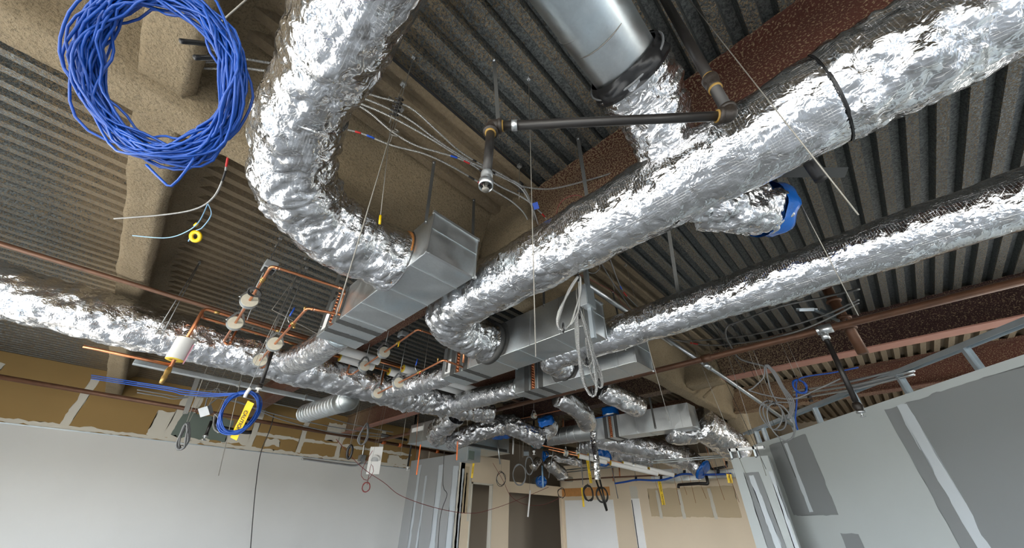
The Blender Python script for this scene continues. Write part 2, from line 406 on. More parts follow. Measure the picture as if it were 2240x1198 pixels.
M['dark_red_beam'] = red_mat('dark_red_oxide_steel', (0.035, 0.010, 0.008), 0.34)
M['pink_flange'] = plain('pale_red_flange', (0.32, 0.15, 0.11), 0.6, 0, 0.2, 10)
def board(name, base, rough=0.75, var=0.05):
    t = NT(name); c = t.coord()
    f = t.noise(c, 0.9, 4); g = t.noise(c, 120, 2)
    t.set(col=t.mix(f, tuple(x*(1-var) for x in base), tuple(min(1, x*(1+var)) for x in base)), rough=rough, nor=t.bump(g, 0.05, 0.003))
    return t.m
M['wall_white'] = board('primed_white_wall', (0.62, 0.62, 0.595))
M['wall_paper'] = board('brown_wallboard_paper', (0.30, 0.19, 0.068), 0.85, 0.12)
M['wall_grey'] = board('grey_wallboard', (0.36, 0.37, 0.37), 0.8)
M['wall_cool'] = board('cool_grey_wallboard', (0.47, 0.51, 0.505), 0.8)
M['wall_cool_dark'] = board('dark_grey_wallboard_paper', (0.24, 0.255, 0.26), 0.8)
M['wall_tan'] = board('tan_wallboard', (0.68, 0.57, 0.42), 0.8)  # tan-ish board; the warm light of the far end is partly in this colour
M['wall_tan_dark'] = board('tan_wallboard_paper', (0.50, 0.40, 0.26), 0.8)
M['mud'] = board('joint_compound', (0.60, 0.57, 0.49), 0.85)
M['mud_cool'] = board('joint_compound_cool', (0.56, 0.61, 0.64), 0.85)
M['green_board'] = board('green_wallboard', (0.14, 0.175, 0.15), 0.85)
M['dark_room'] = board('dim_wallboard', (0.36, 0.30, 0.23), 0.85)  # wallboard toned down, so the back rooms' shade is put into the colour
def floor_mat():
    t = NT('concrete_floor'); c = t.coord()
    f = t.noise(c, 0.7, 6); g = t.noise(c, 14, 5)
    t.set(col=t.mix(t.math('MULTIPLY_ADD', g, 0.3, t.math('MULTIPLY', f, 0.7)), (0.33, 0.325, 0.31), (0.5, 0.49, 0.47)), rough=t.ramp(f, ((0.3, 0.35), (0.7, 0.6))), nor=t.bump(g, 0.1, 0.01))
    return t.m
M['floor'] = floor_mat()
M['white_bright'] = board('bright_white_board', (0.85, 0.85, 0.83))
M['glass'] = (lambda t: (t.set(col=(0.9, 0.95, 0.95), rough=0.02, trans=1.0), t.m)[1])(NT('window_glass'))
# ---------------------------------------------------------------- the room
H = 4.7
XL, XR, YB, YF = -4.6, 14.0, -6.5, 14.2
struct('floor', box(NB(), (XL-0.3, YB-0.3, -0.15), (XR+3, YF+0.3, 0)), M['floor'])
def deck():
    bm = NB(); prof = []; y = YB
    p = 0.2
    while y < YF:
        prof += [(y, H), (y+0.085, H), (y+0.108, H+0.075), (y+0.177, H+0.075)]; y += p
    prof.append((y, H))
    xs = (XL-0.2, XR+3)
    r0, r1 = [[bm.verts.new((x, yy, z)) for yy, z in prof] for x in xs]
    for i in range(len(prof)-1): bm.faces.new((r0[i], r0[i+1], r1[i+1], r1[i]))
    # the roof above, so that no daylight leaks in
    box(bm, (XL-0.3, YB-0.3, H+0.08), (XR+3.2, YF+0.3, H+0.3))
    return bm
ceil_ = struct('ceiling', deck(), M['deck'])
def lap(y, x0, x1):
    bm = NB(); box(bm, (x0, y-0.012, H-0.004), (x1, y+0.012, H+0.002)); return bm
for y in (1.69,):
    struct('deck_lap', lap(y, XL, 8.0), M['black'], parent=ceil_)
def sprayed_beam(name, along, lo, hi, prof, mat, seed, amp=0.022, step=0.07):
    """prof: cross-section polyline (across, z), sprayed lumpy."""
    bm = NB(); n = int((hi-lo)/step); P = []
    for i in range(len(prof)-1):
        a, b = prof[i], prof[i+1]; L = math.hypot(b[0]-a[0], b[1]-a[1]); k = max(1, int(L/0.05))
        P += [(a[0]+(b[0]-a[0])*j/k, a[1]+(b[1]-a[1])*j/k) for j in range(k)]
    P.append(prof[-1]); rows = []
    for i in range(n+1):
        s = lo+(hi-lo)*i/n; row = []
        for j, (a, z) in enumerate(P):
            q = V((s*2.2, a*5+seed, z*5)); q2 = q*4.3
            d = amp*(noise.noise(q)+0.5*noise.noise(q2)); e_ = noise.noise(q+V((9, 2, 4)))*amp*0.8
            a2, z2 = a+d, z+e_
            row.append(bm.verts.new((s, a2, z2) if along == 'X' else (a2, s, z2)))
        rows.append(row)
    for i in range(n):
        for j in range(len(P)-1): bm.faces.new((rows[i][j], rows[i][j+1], rows[i+1][j+1], rows[i+1][j]))
    bm.faces.new(rows[0]); bm.faces.new(rows[-1][::-1])
    return struct(name, bm, mat, True)
sprayed_beam('girder', 'X', XL, XR+2.5, [(2.42, 4.78), (2.5, 4.66), (2.62, 4.45), (2.66, 4.16), (2.66, 4.08), (2.69, 4.0), (2.94, 3.99), (2.99, 4.05), (2.97, 4.14), (2.92, 4.3), (2.95, 4.6), (3.12, 4.74), (3.2, 4.8)], M['spray'], 3)
sprayed_beam('girder', 'X', 4.9, XR+2.5, [(8.42, 4.78), (8.62, 4.5), (8.64, 4.1), (8.68, 4.0), (8.94, 4.0), (8.97, 4.2), (8.95, 4.6), (9.12, 4.74), (9.2, 4.8)], M['spray'], 13)
sprayed_beam('beam', 'Y', YB, YF, [(-1.25, 4.8), (-1.1, 4.7), (-1.0, 4.5), (-1.0, 4.16), (-0.97, 4.08), (-0.72, 4.07), (-0.68, 4.14), (-0.7, 4.22), (-0.78, 4.34), (-0.76, 4.6), (-0.6, 4.72), (-0.5, 4.8)], M['spray'], 8)
def ibeam(name, x, y0, y1, mat, w=0.13, z0=4.1, web=0.012, fmat=None):
    bm = NB()
    box(bm, (x-web, y0, z0+0.02), (x+web, y1, H+0.02)); box(bm, (x-w, y0, H-0.02), (x+w, y1, H+0.01))
    if not fmat: box(bm, (x-w, y0, z0), (x+w, y1, z0+0.022))
    b = struct(name, bm, mat)
    if fmat: struct('flange', box(NB(), (x-w, y0, z0), (x+w, y1, z0+0.022)), fmat, parent=b)
    return b
ibeam('beam', 2.19, YB, 2.64, M['red_beam'])
ibeam('beam', 2.19, 2.97, YF, M['red_beam'])
ibeam('beam', 5.45, 8.95, YF, M['red_beam'], fmat=M['pink_flange'])
ibeam('beam', 5.45, 2.97, 8.64, M['red_beam'])
ibeam('beam', 8.2, YB, 2.64, M['dark_red_beam'], 0.15, 4.1, fmat=M['pink_flange'])
ibeam('beam', 8.2, 2.97, 8.64, M['dark_red_beam'], 0.15)
ibeam('beam', 11.3, 2.97, 8.64, M['red_beam'], 0.15)
ibeam('beam', 11.3, YB, 2.64, M['red_beam'], 0.15)
# fillets of spray where the red beam and the dark beam run into the girder
def spray_end(x, w, y0, y1, seed, z0=4.07):
    sprayed_beam('beam_spray', 'Y', y0, y1, [(x-w-0.03, 4.78), (x-w-0.01, 4.68), (x-w, 4.45), (x-w-0.01, 4.2), (x-w-0.02, z0+0.05), (x-w, z0-0.01), (x+w, z0-0.01), (x+w+0.02, z0+0.06), (x+w, 4.4), (x+w+0.03, 4.78)], M['spray'], seed, 0.02)
spray_end(2.19, 0.14, 1.85, 2.66, 21)
spray_end(8.2, 0.17, 1.95, 2.68, 25)
# column under the girder end at the right
def column(x, y, w, mat, seed):
    bm = NB(); rows = []
    for i in range(60):
        z = i*H/59; row = []
        for k in range(24):
            a = 2*math.pi*k/24; sq = 1/max(abs(math.cos(a)), abs(math.sin(a)))**0.75
            rr = w*sq*(1+0.06*noise.noise(V((math.cos(a)*2, math.sin(a)*2+seed, z*1.5)))) + (0.10*max(0, (z-4.0))/0.7)
            row.append(bm.verts.new((x+rr*math.cos(a), y+rr*math.sin(a), z)))
        rows.append(row)
    for i in range(59):
        for k in range(24): bm.faces.new((rows[i][k], rows[i][(k+1) % 24], rows[i+1][(k+1) % 24], rows[i+1][k]))
    return struct('column', bm, mat, True)
column(11.6, 2.72, 0.24, M['spray_pale'], 4)
# window wall at the left, out of the frame: daylight comes in through its openings
WZ0, WZ1 = 1.0, 2.7
def opening_wall(axis, c, a0, a1, openings, name, mat, t=0.2):
    bm = NB()
    def b(u0, u1, z0, z1):
        if u1-u0 < 1e-4: return
        if axis == 'X': box(bm, (c-t, u0, z0), (c, u1, z1))
        else: box(bm, (u0, c-t, z0), (u1, c, z1))
    b(a0, a1, 0, WZ0); b(a0, a1, WZ1, H+0.08); u = a0
    for (o0, o1) in openings: b(u, o0, WZ0, WZ1); u = o1
    b(u, a1, WZ0, WZ1)
    struct(name, bm, mat)
    for i, (o0, o1) in enumerate(openings):
        m = (o0+o1)/2
        if axis == 'X': portal('window_portal', (c-0.1, m, (WZ0+WZ1)/2), (1, 0, 0), o1-o0, WZ1-WZ0)
        else: portal('window_portal', (m, c-0.1, (WZ0+WZ1)/2), (0, 1, 0), o1-o0, WZ1-WZ0)
opening_wall('X', XL, YB-0.2, YF+0.2, [(-5.6, -3.4), (-2.9, -0.7), (-0.2, 2.0), (2.5, 4.7), (5.2, 7.4), (7.9, 10.1)], 'wall_back_left', M['wall_white'])
opening_wall('Y', YB, XL-0.2, XR+3, [(-3.4, -1.6), (1.2, 3.0), (7.2, 10.2), (10.5, 13.8)], 'wall_back_right', M['wall_grey'])  # out of view; its window openings are added as fill and to brighten the far end
# left wall: primed below, brown paper above, with joint compound
PL = 3.2
wl = struct('wall_left', box(NB(), (XL-0.2, YF, 0), (8.7, YF+0.15, PL)), M['wall_white'])
wu = struct('wall_left_upper', box(NB(), (XL-0.2, YF+0.005, PL), (8.7, YF+0.15, H+0.08)), M['wall_paper'])
struct('trim_1', box(NB(), (XL-0.2, YF-0.012, PL-0.012), (8.42, YF+0.01, PL+0.014)), M['stud'])
def patch(pts, k=14, amp=0.02, seed=0.0, close=True):
    """ragged outline in 2-D from a polygon"""
    out = []; n = len(pts)
    for i in range(n):
        a, b = V(pts[i]+(0,)), V(pts[(i+1) % n]+(0,)); L = (b-a).length; m = max(2, int(L/0.06))
        nn = V((-(b-a).y, (b-a).x, 0)).normalized()
        for j in range(m):
            p = a.lerp(b, j/m); out.append(p + nn*amp*(noise.noise(V((p.x*5+seed, p.y*5, seed)))*1.0+noise.noise(V((p.x*13+seed, p.y*13, seed)))*0.6))
    return out
def stain(name, to3, pts, mat, parent, amp=0.02, seed=0.0, t=0.003):
    """a thin spread of compound, paper or board on a wall; to3 maps wall (u, v, out) to the room"""
    bm = NB(); o = patch(pts, amp=amp, seed=seed)
    f0 = [bm.verts.new(to3(p.x, p.y, t)) for p in o]; f1 = [bm.verts.new(to3(p.x, p.y, 0.0005)) for p in o]
    bm.faces.new(f0); n = len(o)
    for i in range(n): bm.faces.new((f0[i], f0[(i+1) % n], f1[(i+1) % n], f1[i]))
    bmesh.ops.triangulate(bm, faces=[f for f in bm.faces if len(f.verts) > 4])
    return obj(name, bm, mat, parent, False)
LW = lambda u, v, o: V((u, YF+0.004-o, v))
def rect(u0, u1, v0, v1): return [(u0, v0), (u1, v0), (u1, v1), (u0, v1)]
def lw(name, pts, mat, amp=0.03): stain(name, LW, pts, mat, wu, amp, random.random()*50, 0.0012+random.random()*0.0015)
# compound over the brown paper
lw('joint_compound', rect(XL, 8.4, 3.22, 3.31), M['mud'], 0.05)
lw('joint_compound', rect(1.8, 8.4, 3.66, 3.75), M['mud'], 0.04)
for u in (-3.0, -1.4, 0.55, 0.85, 2.55, 4.0, 5.3, 6.9):
    lw('joint_compound', rect(u, u+0.16, 3.3, 4.45), M['mud'], 0.03)
lw('joint_compound', rect(0.2, 1.6, 3.3, 3.95), M['mud'], 0.05)
lw('joint_compound', rect(1.9, 2.6, 3.35, 3.75), M['mud'], 0.08)
lw('joint_compound', rect(4.8, 5.5, 3.8, 4.4), M['mud'], 0.08)
lw('joint_compound', rect(7.4, 8.3, 3.3, 3.6), M['mud'], 0.1)
lw('joint_compound', rect(3.05, 3.45, 3.4, 3.62), M['mud'], 0.09)
lw('green_patch', rect(0.62, 2.0, 3.36, 4.0), M['green_board'], 0.09)
# far walls: the stub, the wall with the door, the low header, the end wall
YD = 10.8
struct('wall_stub', box(NB(), (8.42, YD, 0), (8.55, YF+0.1, 3.5)), M['wall_grey'])
wd = struct('wall_door', box(box(box(NB(), (8.42, YD, 0), (8.94, YD+0.13, 3.5)), (9.86, YD, 0), (10.75, YD+0.13, 3.5)), (8.94, YD, 2.6), (9.86, YD+0.13, 3.5)), M['wall_tan'])
wh = struct('wall_header', box(box(NB(), (10.75, YD+0.02, 2.42), (XR, YD+0.13, 2.78)), (13.9, YD+0.02, 0), (XR, YD+0.13, 2.42)), M['wall_tan'])
we = struct('wall_end', box(NB(), (XR, -3.0, 0), (XR+0.15, YD+0.1, 3.6)), M['wall_tan'])
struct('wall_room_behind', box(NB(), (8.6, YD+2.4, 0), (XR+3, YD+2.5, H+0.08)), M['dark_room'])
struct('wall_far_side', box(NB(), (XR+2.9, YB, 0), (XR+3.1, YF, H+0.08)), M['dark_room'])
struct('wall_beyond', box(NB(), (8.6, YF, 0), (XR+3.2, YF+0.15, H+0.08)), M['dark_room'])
struct('trim_2', box(box(box(NB(), (8.90, YD-0.015, 0), (8.95, YD+0.14, 2.63)), (9.85, YD-0.015, 0), (9.90, YD+0.14, 2.63)), (8.90, YD-0.015, 2.58), (9.90, YD+0.14, 2.63)), M['mud'])
SW = lambda u, v, o: V((8.42-o, u, v))
for u0, u1, v0, v1, m in ((13.4, 13.55, 0.3, 3.3, 'mud_cool'), (12.9, 13.02, 0.3, 2.9, 'mud_cool'), (11.9, 12.2, 0.3, 3.2, 'mud_cool'), (11.0, 11.3, 0.3, 3.1, 'mud_cool'), (10.85, 10.95, 0.3, 3.3, 'mud')):
    stain('joint_compound', SW, rect(u0, u1, v0, v1), M[m], bpy.data.objects['wall_stub'], 0.03, u0, 0.003)
DW = lambda u, v, o: V((u, YD-o, v))
for u0, u1, v0, v1, m in ((8.45, 8.52, 0.3, 3.0, 'mud_cool'), (8.55, 8.75, 1.7, 3.1, 'wall_tan_dark'), (8.62, 8.68, 1.7, 2.9, 'mud'), (8.8, 8.88, 1.5, 3.0, 'mud'), (10.05, 10.12, 2.7, 2.9, 'mud')):
    stain('joint_compound', DW, rect(u0, u1, v0, v1), M[m], wd, 0.02, u0, 0.003)
EW = lambda u, v, o: V((XR-o, u, v))
for i, (u0, u1, v0, v1, m) in enumerate(((4.0, 6.9, 1.75, 2.6, 'wall_tan_dark'), (2.2, 3.6, 1.75, 2.6, 'wall_tan_dark'), (0, 2.0, 1.75, 2.6, 'wall_tan_dark'), (7.3, 7.6, 0.3, 2.7, 'mud'))):
    stain('bare_board', EW, rect(u0, u1, v0, v1), M[m], we, 0.03, i*3.3, 0.002)
for i, u in enumerate((6.5, 5.7, 4.7, 3.2, 2.5)):
    stain('joint_compound', EW, rect(u, u+0.1, 1.7, 2.55), M['mud'], we, 0.02, u, 0.004)
ye0, ye1 = at(1342, 1100, x=XR).y, at(1236, 1100, x=XR).y
stain('white_board', EW, rect(ye0, ye1, 0, 2.28), M['white_bright'], we, 0.004, 1.0, 0.012)
stain('plywood', EW, rect(ye0+0.1, ye1+0.3, 2.42, 2.72), M['wood'], we, 0.004, 2.0, 0.012)
yd0, yd1 = at(1401, 1110, x=XR).y, at(1383, 1110, x=XR).y
stain('white_door', EW, rect(yd0, yd1, 0, 2.3), M['white_bright'], we, 0.002, 3.0, 0.014)
stain('door_edge', EW, rect(yd0+0.28, yd0+0.31, 0, 2.26), M['black'], we, 0.002, 4.0, 0.018)
# right partition: short panel, and a slanting wall with open studs above its boards
PX0, PY0, PY1 = 8.85, 1.76, 2.43
wp = struct('wall_right_panel', box(NB(), (PX0, PY0, 0), (PX0+0.12, PY1, 2.72)), M['wall_cool'])
Q0, QD = V((10.0, 2.18, 0)), V((-0.747, -0.665, 0)).normalized()
QN = V((0, 0, 1)).cross(QD)           # towards the camera side
if QN.dot(-Q0) < 0: QN = -QN
PT = 3.1
bm = NB(); L = 9.0
obox(bm, Q0 + QD*(L/2-0.05) - QN*0.075 + V((0, 0, PT/2)), QD, QN, (0, 0, 1), L, 0.15, PT)
wr = struct('wall_right', bm, M['wall_cool'])
RW = lambda u, v, o: Q0 + QD*u + QN*o + V((0, 0, v))
for i, (pts, m) in enumerate(((rect(0.30, 0.42, 0.8, 2.75), 'mud_cool'), (rect(0.55, 1.75, 1.75, 3.0), 'wall_cool_dark'), (rect(1.05, 1.16, 1.8, 2.95), 'mud_cool'), (rect(3.5, 5.5, 1.3, 3.0), 'wall_cool_dark'), (rect(3.7, 3.85, 1.3, 3.0), 'mud_cool'), (rect(1.6, 2.0, 1.0, 1.5), 'wall_cool_dark'))):
    stain('bare_board' if 'dark' in m else 'joint_compound', RW, pts, M[m], wr, 0.025, i*7.1+2, 0.002+0.002*('mud' in m))
PW = lambda u, v, o: V((PX0-o, u, v))
for i, (pts, m) in enumerate((([(1.95, 1.2), (2.25, 1.2), (2.27, 2.45), (2.0, 2.45)], 'wall_cool_dark'), ([(2.02, 1.2), (2.12, 1.2), (2.19, 2.4), (2.1, 2.4)], 'mud_cool'), (rect(1.77, 1.83, 0.5, 2.45), 'mud_cool'))):
    stain('bare_board' if 'dark' in m else 'joint_compound', PW, pts, M[m], wp, 0.02, i*5.1+1, 0.002+0.002*('mud' in m))
# ---------------------------------------------------------------- foil-wrapped ducts
BX = [ # plenum boxes: x0, x1, y0, y1, z0, z1
    (1.09, 1.60, 2.12, 4.54, 3.43, 3.88), (3.05, 3.55, 1.95, 4.65, 3.43, 3.93), (4.42, 4.92, 2.03, 4.35, 3.43, 3.90), (8.9, 9.38, 3.03, 5.65, 3.44, 3.98)]


# big duct at the left, elbowing into the first box
t = thing('insulated_duct', 'fat crumpled foil duct bending down at the left into the first metal box', 'duct', (-0.08, 1.2, 3.7))
r1 = lambda s: 0.232 + 0.012*math.sin(s*31)*min(1, (1-s)*8) + 0.012*math.sin(s*17+1)*min(1, (1-s)*8)
obj('jacket', foil(NB(), [(-0.12, -2.6, 3.72), (-0.1, -0.6, 3.72), (-0.07, 1.80, 3.70)], r1, 0.022, 1.3, 128, 0.014, gather=lambda s: 0.4, caps=True), M['foil'], t)
r2 = lambda s: 0.240 + 0.058*min(1, s*1.6) + 0.012*math.sin(s*20)*min(1, s*6)
obj('elbow_jacket', foil(NB(), [(-0.07, 1.74, 3.70), (-0.03, 2.1, 3.68), (0.10, 2.42, 3.65), (0.36, 2.62, 3.635), (0.72, 2.68, 3.63), (1.10, 2.69, 3.63)], r2, 0.020, 4.2, 144, 0.012, gather=lambda s: 0.8*(1-abs(s-0.5)*1.2), caps=True), M['foil'], t)
obj('collar', hollow(NB(), (1.03, 2.69, 3.63), (1.095, 2.69, 3.63), 0.297, 0.24, 64), M['sealant'], t)
obj('liner_edge', hollow(NB(), (1.065, 2.68, 3.64), (1.085, 2.68, 3.64), 0.305, 0.22, 64), M['cardboard'], t, label='brown fibre edge')
# long duct to the right, elbow into the second box
t = thing('insulated_duct', 'long crumpled foil duct crossing the picture from second box to upper right', 'duct', (2.05, 1.2, 3.67))
r3 = lambda s: 0.272 + 0.022*s + 0.006*math.sin(s*40)
obj('jacket', foil(NB(), [(2.06, -0.50, 3.68), (2.05, 1.2, 3.67), (2.03, 2.75, 3.67)], r3, 0.011, 7.7, 144, 0.013), M['foil'], t)
obj('elbow_jacket', foil(NB(), [(2.03, 2.70, 3.67), (2.05, 3.02, 3.67), (2.20, 3.32, 3.67), (2.50, 3.46, 3.67), (2.80, 3.48, 3.67), (3.04, 3.48, 3.67)], lambda s: 0.292-0.03*s, 0.02, 9.1, 128, 0.013, gather=lambda s: 0.9, caps=True), M['foil'], t)
obj('end_jacket', foil(NB(), [(2.06, -3.5, 3.68), (2.06, -1.5, 3.68), (2.06, -0.51, 3.68)], lambda s: 0.277, 0.026, 17.7, 112, 0.018, gather=lambda s: 0.5), M['foil'], t, label='more crumpled outer end of the wrap')
obj('seam', foil(NB(), [(2.06, -0.515, 3.68), (2.06, -0.508, 3.68), (2.06, -0.501, 3.68)], 0.277, 0.016, 2.2, 160, 0.003), M['black'], t, label='dark ragged edge of the wrap')
obj('collar', hollow(NB(), (2.97, 3.48, 3.67), (3.055, 3.48, 3.67), 0.30, 0.22, 64), M['sealant'], t)
# third duct
t = thing('insulated_duct', 'narrower foil duct behind the long one, running to the right edge', 'duct', (3.93, 1.0, 3.67))
obj('jacket', foil(NB(), [(3.96, -4.5, 3.67), (3.95, -0.5, 3.67), (3.93, 2.45, 3.67)], lambda s: 0.222+0.005*math.sin(s*50), 0.009, 21.7, 96, 0.018), M['foil'], t)
obj('elbow_jacket', foil(NB(), [(3.93, 2.40, 3.67), (3.92, 2.85, 3.66), (3.98, 3.10, 3.66), (4.15, 3.22, 3.66), (4.42, 3.24, 3.66)], 0.222, 0.02, 25.1, 96, 0.016, gather=lambda s: 0.9, caps=True), M['foil'], t)
obj('collar', hollow(NB(), (4.36, 3.24, 3.66), (4.425, 3.24, 3.66), 0.235, 0.18, 48), M['sealant'], t)
# trunk along the far row
t = thing('insulated_duct', 'long foil main duct across the left with white pipes and branches meeting it', 'duct', (1.5, 6.7, 3.71))
obj('jacket', foil(NB(), [(XL+0.05, 6.7, 3.71), (-1, 6.7, 3.71), (1.6, 6.7, 3.71), (3.6, 6.72, 3.7)], lambda s: 0.305+0.008*math.sin(s*60), 0.024, 31.0, 96, 0.024, gather=lambda s: 0.4, caps=True), M['foil'], t)
obj('end_jacket', foil(NB(), [(3.55, 6.72, 3.7), (4.6, 6.7, 3.71), (5.8, 6.5, 3.69)], lambda s: 0.305-0.09*s, 0.03, 33.0, 80, 0.024, gather=lambda s: 0.9, caps=True), M['foil'], t)
# branches from the trunk up to the boxes
def branch(label, pts, r, seed):
    t = thing('branch_duct', label, 'duct', pts[0])
    obj('jacket', foil(NB(), pts, r, 0.012, seed, 72, 0.015, gather=lambda s: 0.45), M['foil'], t)
    d = (V(pts[1])-V(pts[0])).normalized(); q = V(pts[0])
    rr = r(0) if callable(r) else r
    obj('collar', hollow(NB(), q-d*0.01, q+d*0.05, rr+0.012, rr-0.04, 40), M['galv'], t)
branch('short foil branch duct from the first box down to the main duct', [(1.38, 4.56, 3.61), (1.38, 5.0, 3.61), (1.37, 5.7, 3.62), (1.34, 6.42, 3.68)], lambda s: 0.19+0.035*s, 41)
branch('short foil branch duct from the second box to the main duct', [(3.3, 4.67, 3.62), (3.3, 5.1, 3.62), (3.26, 5.7, 3.63), (3.18, 6.42, 3.68)], lambda s: 0.17+0.03*s, 43)
branch('bent foil branch duct from the third box to the main duct', [(4.62, 4.37, 3.62), (4.62, 4.9, 3.62), (4.6, 5.5, 3.64), (4.7, 6.42, 3.68)], lambda s: 0.17+0.03*s, 45)
# ---------------------------------------------------------------- sheet-metal boxes
def plenum(label, b, coil_y, seams_y, end_seam=True, side_seams=(), coil_side=-1, tint=True):
    x0, x1, y0, y1, z0, z1 = b
    t = thing('plenum_box', label, 'duct box', ((x0+x1)/2, (y0+y1)/2, z0))
    bm = NB(); box(bm, (x0, y0, z0), (x1, y1, z1), 0.004)
    obj('casing', bm, M['galv'], t, False)
    for y in seams_y:      # standing seams across the bottom
        bm = NB(); box(bm, (x0-0.002, y-0.004, z0-0.009), (x1+0.002, y+0.004, z0+0.001)); obj('seam', bm, M['zinc'], t, False)
    for y in side_seams:
        bm = NB(); box(bm, (x0-0.009, y-0.004, z0), (x0+0.001, y+0.004, z1)); obj('seam', bm, M['zinc'], t, False)
    if end_seam:
        zm = z0+(z1-z0)*0.60
        bm = NB(); box(bm, (x0, y0-0.009, zm-0.004), (x1, y0+0.001, zm+0.004)); obj('seam', bm, M['zinc'], t, False)
        bm = NB()
        for (xa, xb, za, zb) in ((x0-0.006, x1+0.006, z1-0.01, z1+0.016), (x0-0.006, x1+0.006, z0-0.006, z0+0.006), (x0-0.006, x0+0.006, z0, z1), (x1-0.006, x1+0.006, z0, z1)):
            box(bm, (xa, y0-0.012, za), (xb, y0+0.018, zb))
        obj('end_flange', bm, M['zinc'], t, False)
        for (cx, cz) in ((x0, z1), (x1, z1), (x0, z0), (x1, z0)):
            bm = NB(); box(bm, (cx-0.016, y0-0.018, cz-0.016), (cx+0.016, y0+0.006, cz+0.016), 0.003); obj('corner_clip', bm, M['zinc'], t, False)
    if coil_y:
        # heating coil: copper return bends in a frame on the side, bands of sealant either side
        n = 10
        bm = NB(); box(bm, (x0-0.03, coil_y-0.07, z0-0.004), (x0+0.002, coil_y-0.045, z1)); box(bm, (x0-0.03, coil_y+0.045, z0-0.004), (x0+0.002, coil_y+0.07, z1))
        obj('coil_frame', bm, M['galv_dull'], t, False)
        bm = NB(); box(bm, (x0-0.006, coil_y-0.045, z0), (x0+0.001, coil_y+0.045, z1)); obj('coil_plate', bm, M['copper_dull'] if coil_side < 0 else M['galv_dull'], t, False)
        for i in range(n):
            zc = z0 + 0.03 + (z1-z0-0.06)*i/(n-1); dz = (z1-z0)/n*0.36
            P = [V((x0-0.002, coil_y-0.02+0.03*(i % 2)*0, zc-dz)), V((x0-0.028, coil_y-0.02, zc-dz)), V((x0-0.04, coil_y, zc)), V((x0-0.028, coil_y+0.02, zc+dz)), V((x0-0.002, coil_y+0.02, zc+dz))]
            obj('coil_bend', tube(NB(), spline(P, 0.008), 0.0085, 8), M['copper'], t)
        for dy in (-0.15, 0.17):
            bm = NB(); yb = coil_y+dy; w = 0.05
            k = 14; prev = None
            for i in range(k):
                xa, xb = x0-0.004+(x1-x0+0.008)*i/k, x0-0.004+(x1-x0+0.008)*(i+1)/k
                ya = yb-w-0.012*noise.noise(V((i*0.9, dy, 1))); yc = yb+w+0.012*noise.noise(V((i*0.9, dy, 7)))
                box(bm, (xa, ya, z0-0.005), (xb, yc, z0+0.001))
            obj('sealant_band', bm, M['sealant'], t, False)
            bm = NB(); box(bm, (x0-0.005, yb-w, z0-0.004), (x0+0.001, yb+w, z1)); obj('sealant_band', bm, M['sealant'], t, False)
    return t
b1 = plenum('long sheet metal box with blank end, beside the fat left foil duct', BX[0], 4.05, (2.38, 2.86, 3.32, 3.72))
b2 = plenum('sheet metal box under the curled end of the long foil duct', BX[1], 4.2, (2.4, 2.95, 3.45), True, (2.25, 2.75, 3.95))
b3 = plenum('sheet metal box with copper coil, third back under the narrower foil duct', BX[2], 3.9, (2.35, 2.9, 3.4), True, (2.3, 2.75))
b4 = plenum('far sheet metal box with copper coil and blue plastic on its top', BX[3], 5.12, (3.5, 4.1), False, (3.25, 3.5, 3.9, 4.4, 4.85))
for T, c, r_ in ((b1, V((1.088, 2.69, 3.63)), 0.33), (b2, V((3.048, 3.48, 3.67)), 0.36), (b3, V((4.418, 3.24, 3.66)), 0.29)):
    zc = min(c.z, 3.70); bm = NB(); n = 48; ring_o = []; ring_i = []
    bx = BX[(b1, b2, b3).index(T)]
    for k in range(n):
        a = 2*math.pi*k/n; q = r_*(1+0.05*noise.noise(V((math.cos(a)*2, math.sin(a)*2, c.x))))
        ring_o.append(bm.verts.new((c.x, c.y+q*math.cos(a), min(bx[5]-0.003, max(bx[4]+0.003, c.z+q*math.sin(a))))))
        ring_i.append(bm.verts.new((c.x-0.004, c.y+(r_-0.12)*math.cos(a), min(bx[5]-0.006, max(bx[4]+0.006, c.z+(r_-0.12)*math.sin(a))))))
    for k in range(n): bm.faces.new((ring_o[k], ring_o[(k+1) % n], ring_i[(k+1) % n], ring_i[k]))
    obj('sealant_ring', bm, M['sealant'], T)
for T, bx, y0 in ((b1, BX[0], 4.28), (b2, BX[1], 4.42)):
    obj('paper_label', box(NB(), (bx[0]-0.004, y0, bx[4]+0.05), (bx[0]-0.001, y0+0.14, bx[4]+0.27)), M['paper'], T, False, label='white paper label')
# ---------------------------------------------------------------- copper water lines with insulation blocks in clevis hangers
def uvtube(bm, P, r, seg=8):
    """tube with UV along its length, for wound conduit"""
    uv = bm.loops.layers.uv.verify(); fr = frames(P); L = 0; rows = []; us = []
    for i, p in enumerate(P):
        if i: L += (P[i]-P[i-1]).length
        _, n, b = fr[i]
        rows.append([bm.verts.new(p + n*(math.cos(2*math.pi*k/seg)*r) + b*(math.sin(2*math.pi*k/seg)*r)) for k in range(seg)]); us.append(L)
    for i in range(len(P)-1):
        for k in range(seg):
            f = bm.faces.new((rows[i][k], rows[i][(k+1) % seg], rows[i+1][(k+1) % seg], rows[i+1][k]))
            for lp, (a, c) in zip(f.loops, ((us[i], k), (us[i], k+1), (us[i+1], k+1), (us[i+1], k))): lp[uv].uv = (a, c/seg)
    bm.faces.new(rows[0][::-1]); bm.faces.new(rows[-1])
    return bm
def rod(name, label, a, b, r, mat, cat, group=None, parent=None):
    bm = tube(NB(), [V(a), V(b)], r, 6)
    return one(name, bm, mat, label, cat, group, org=V(a)) if parent is None else obj(name, bm, mat, parent)
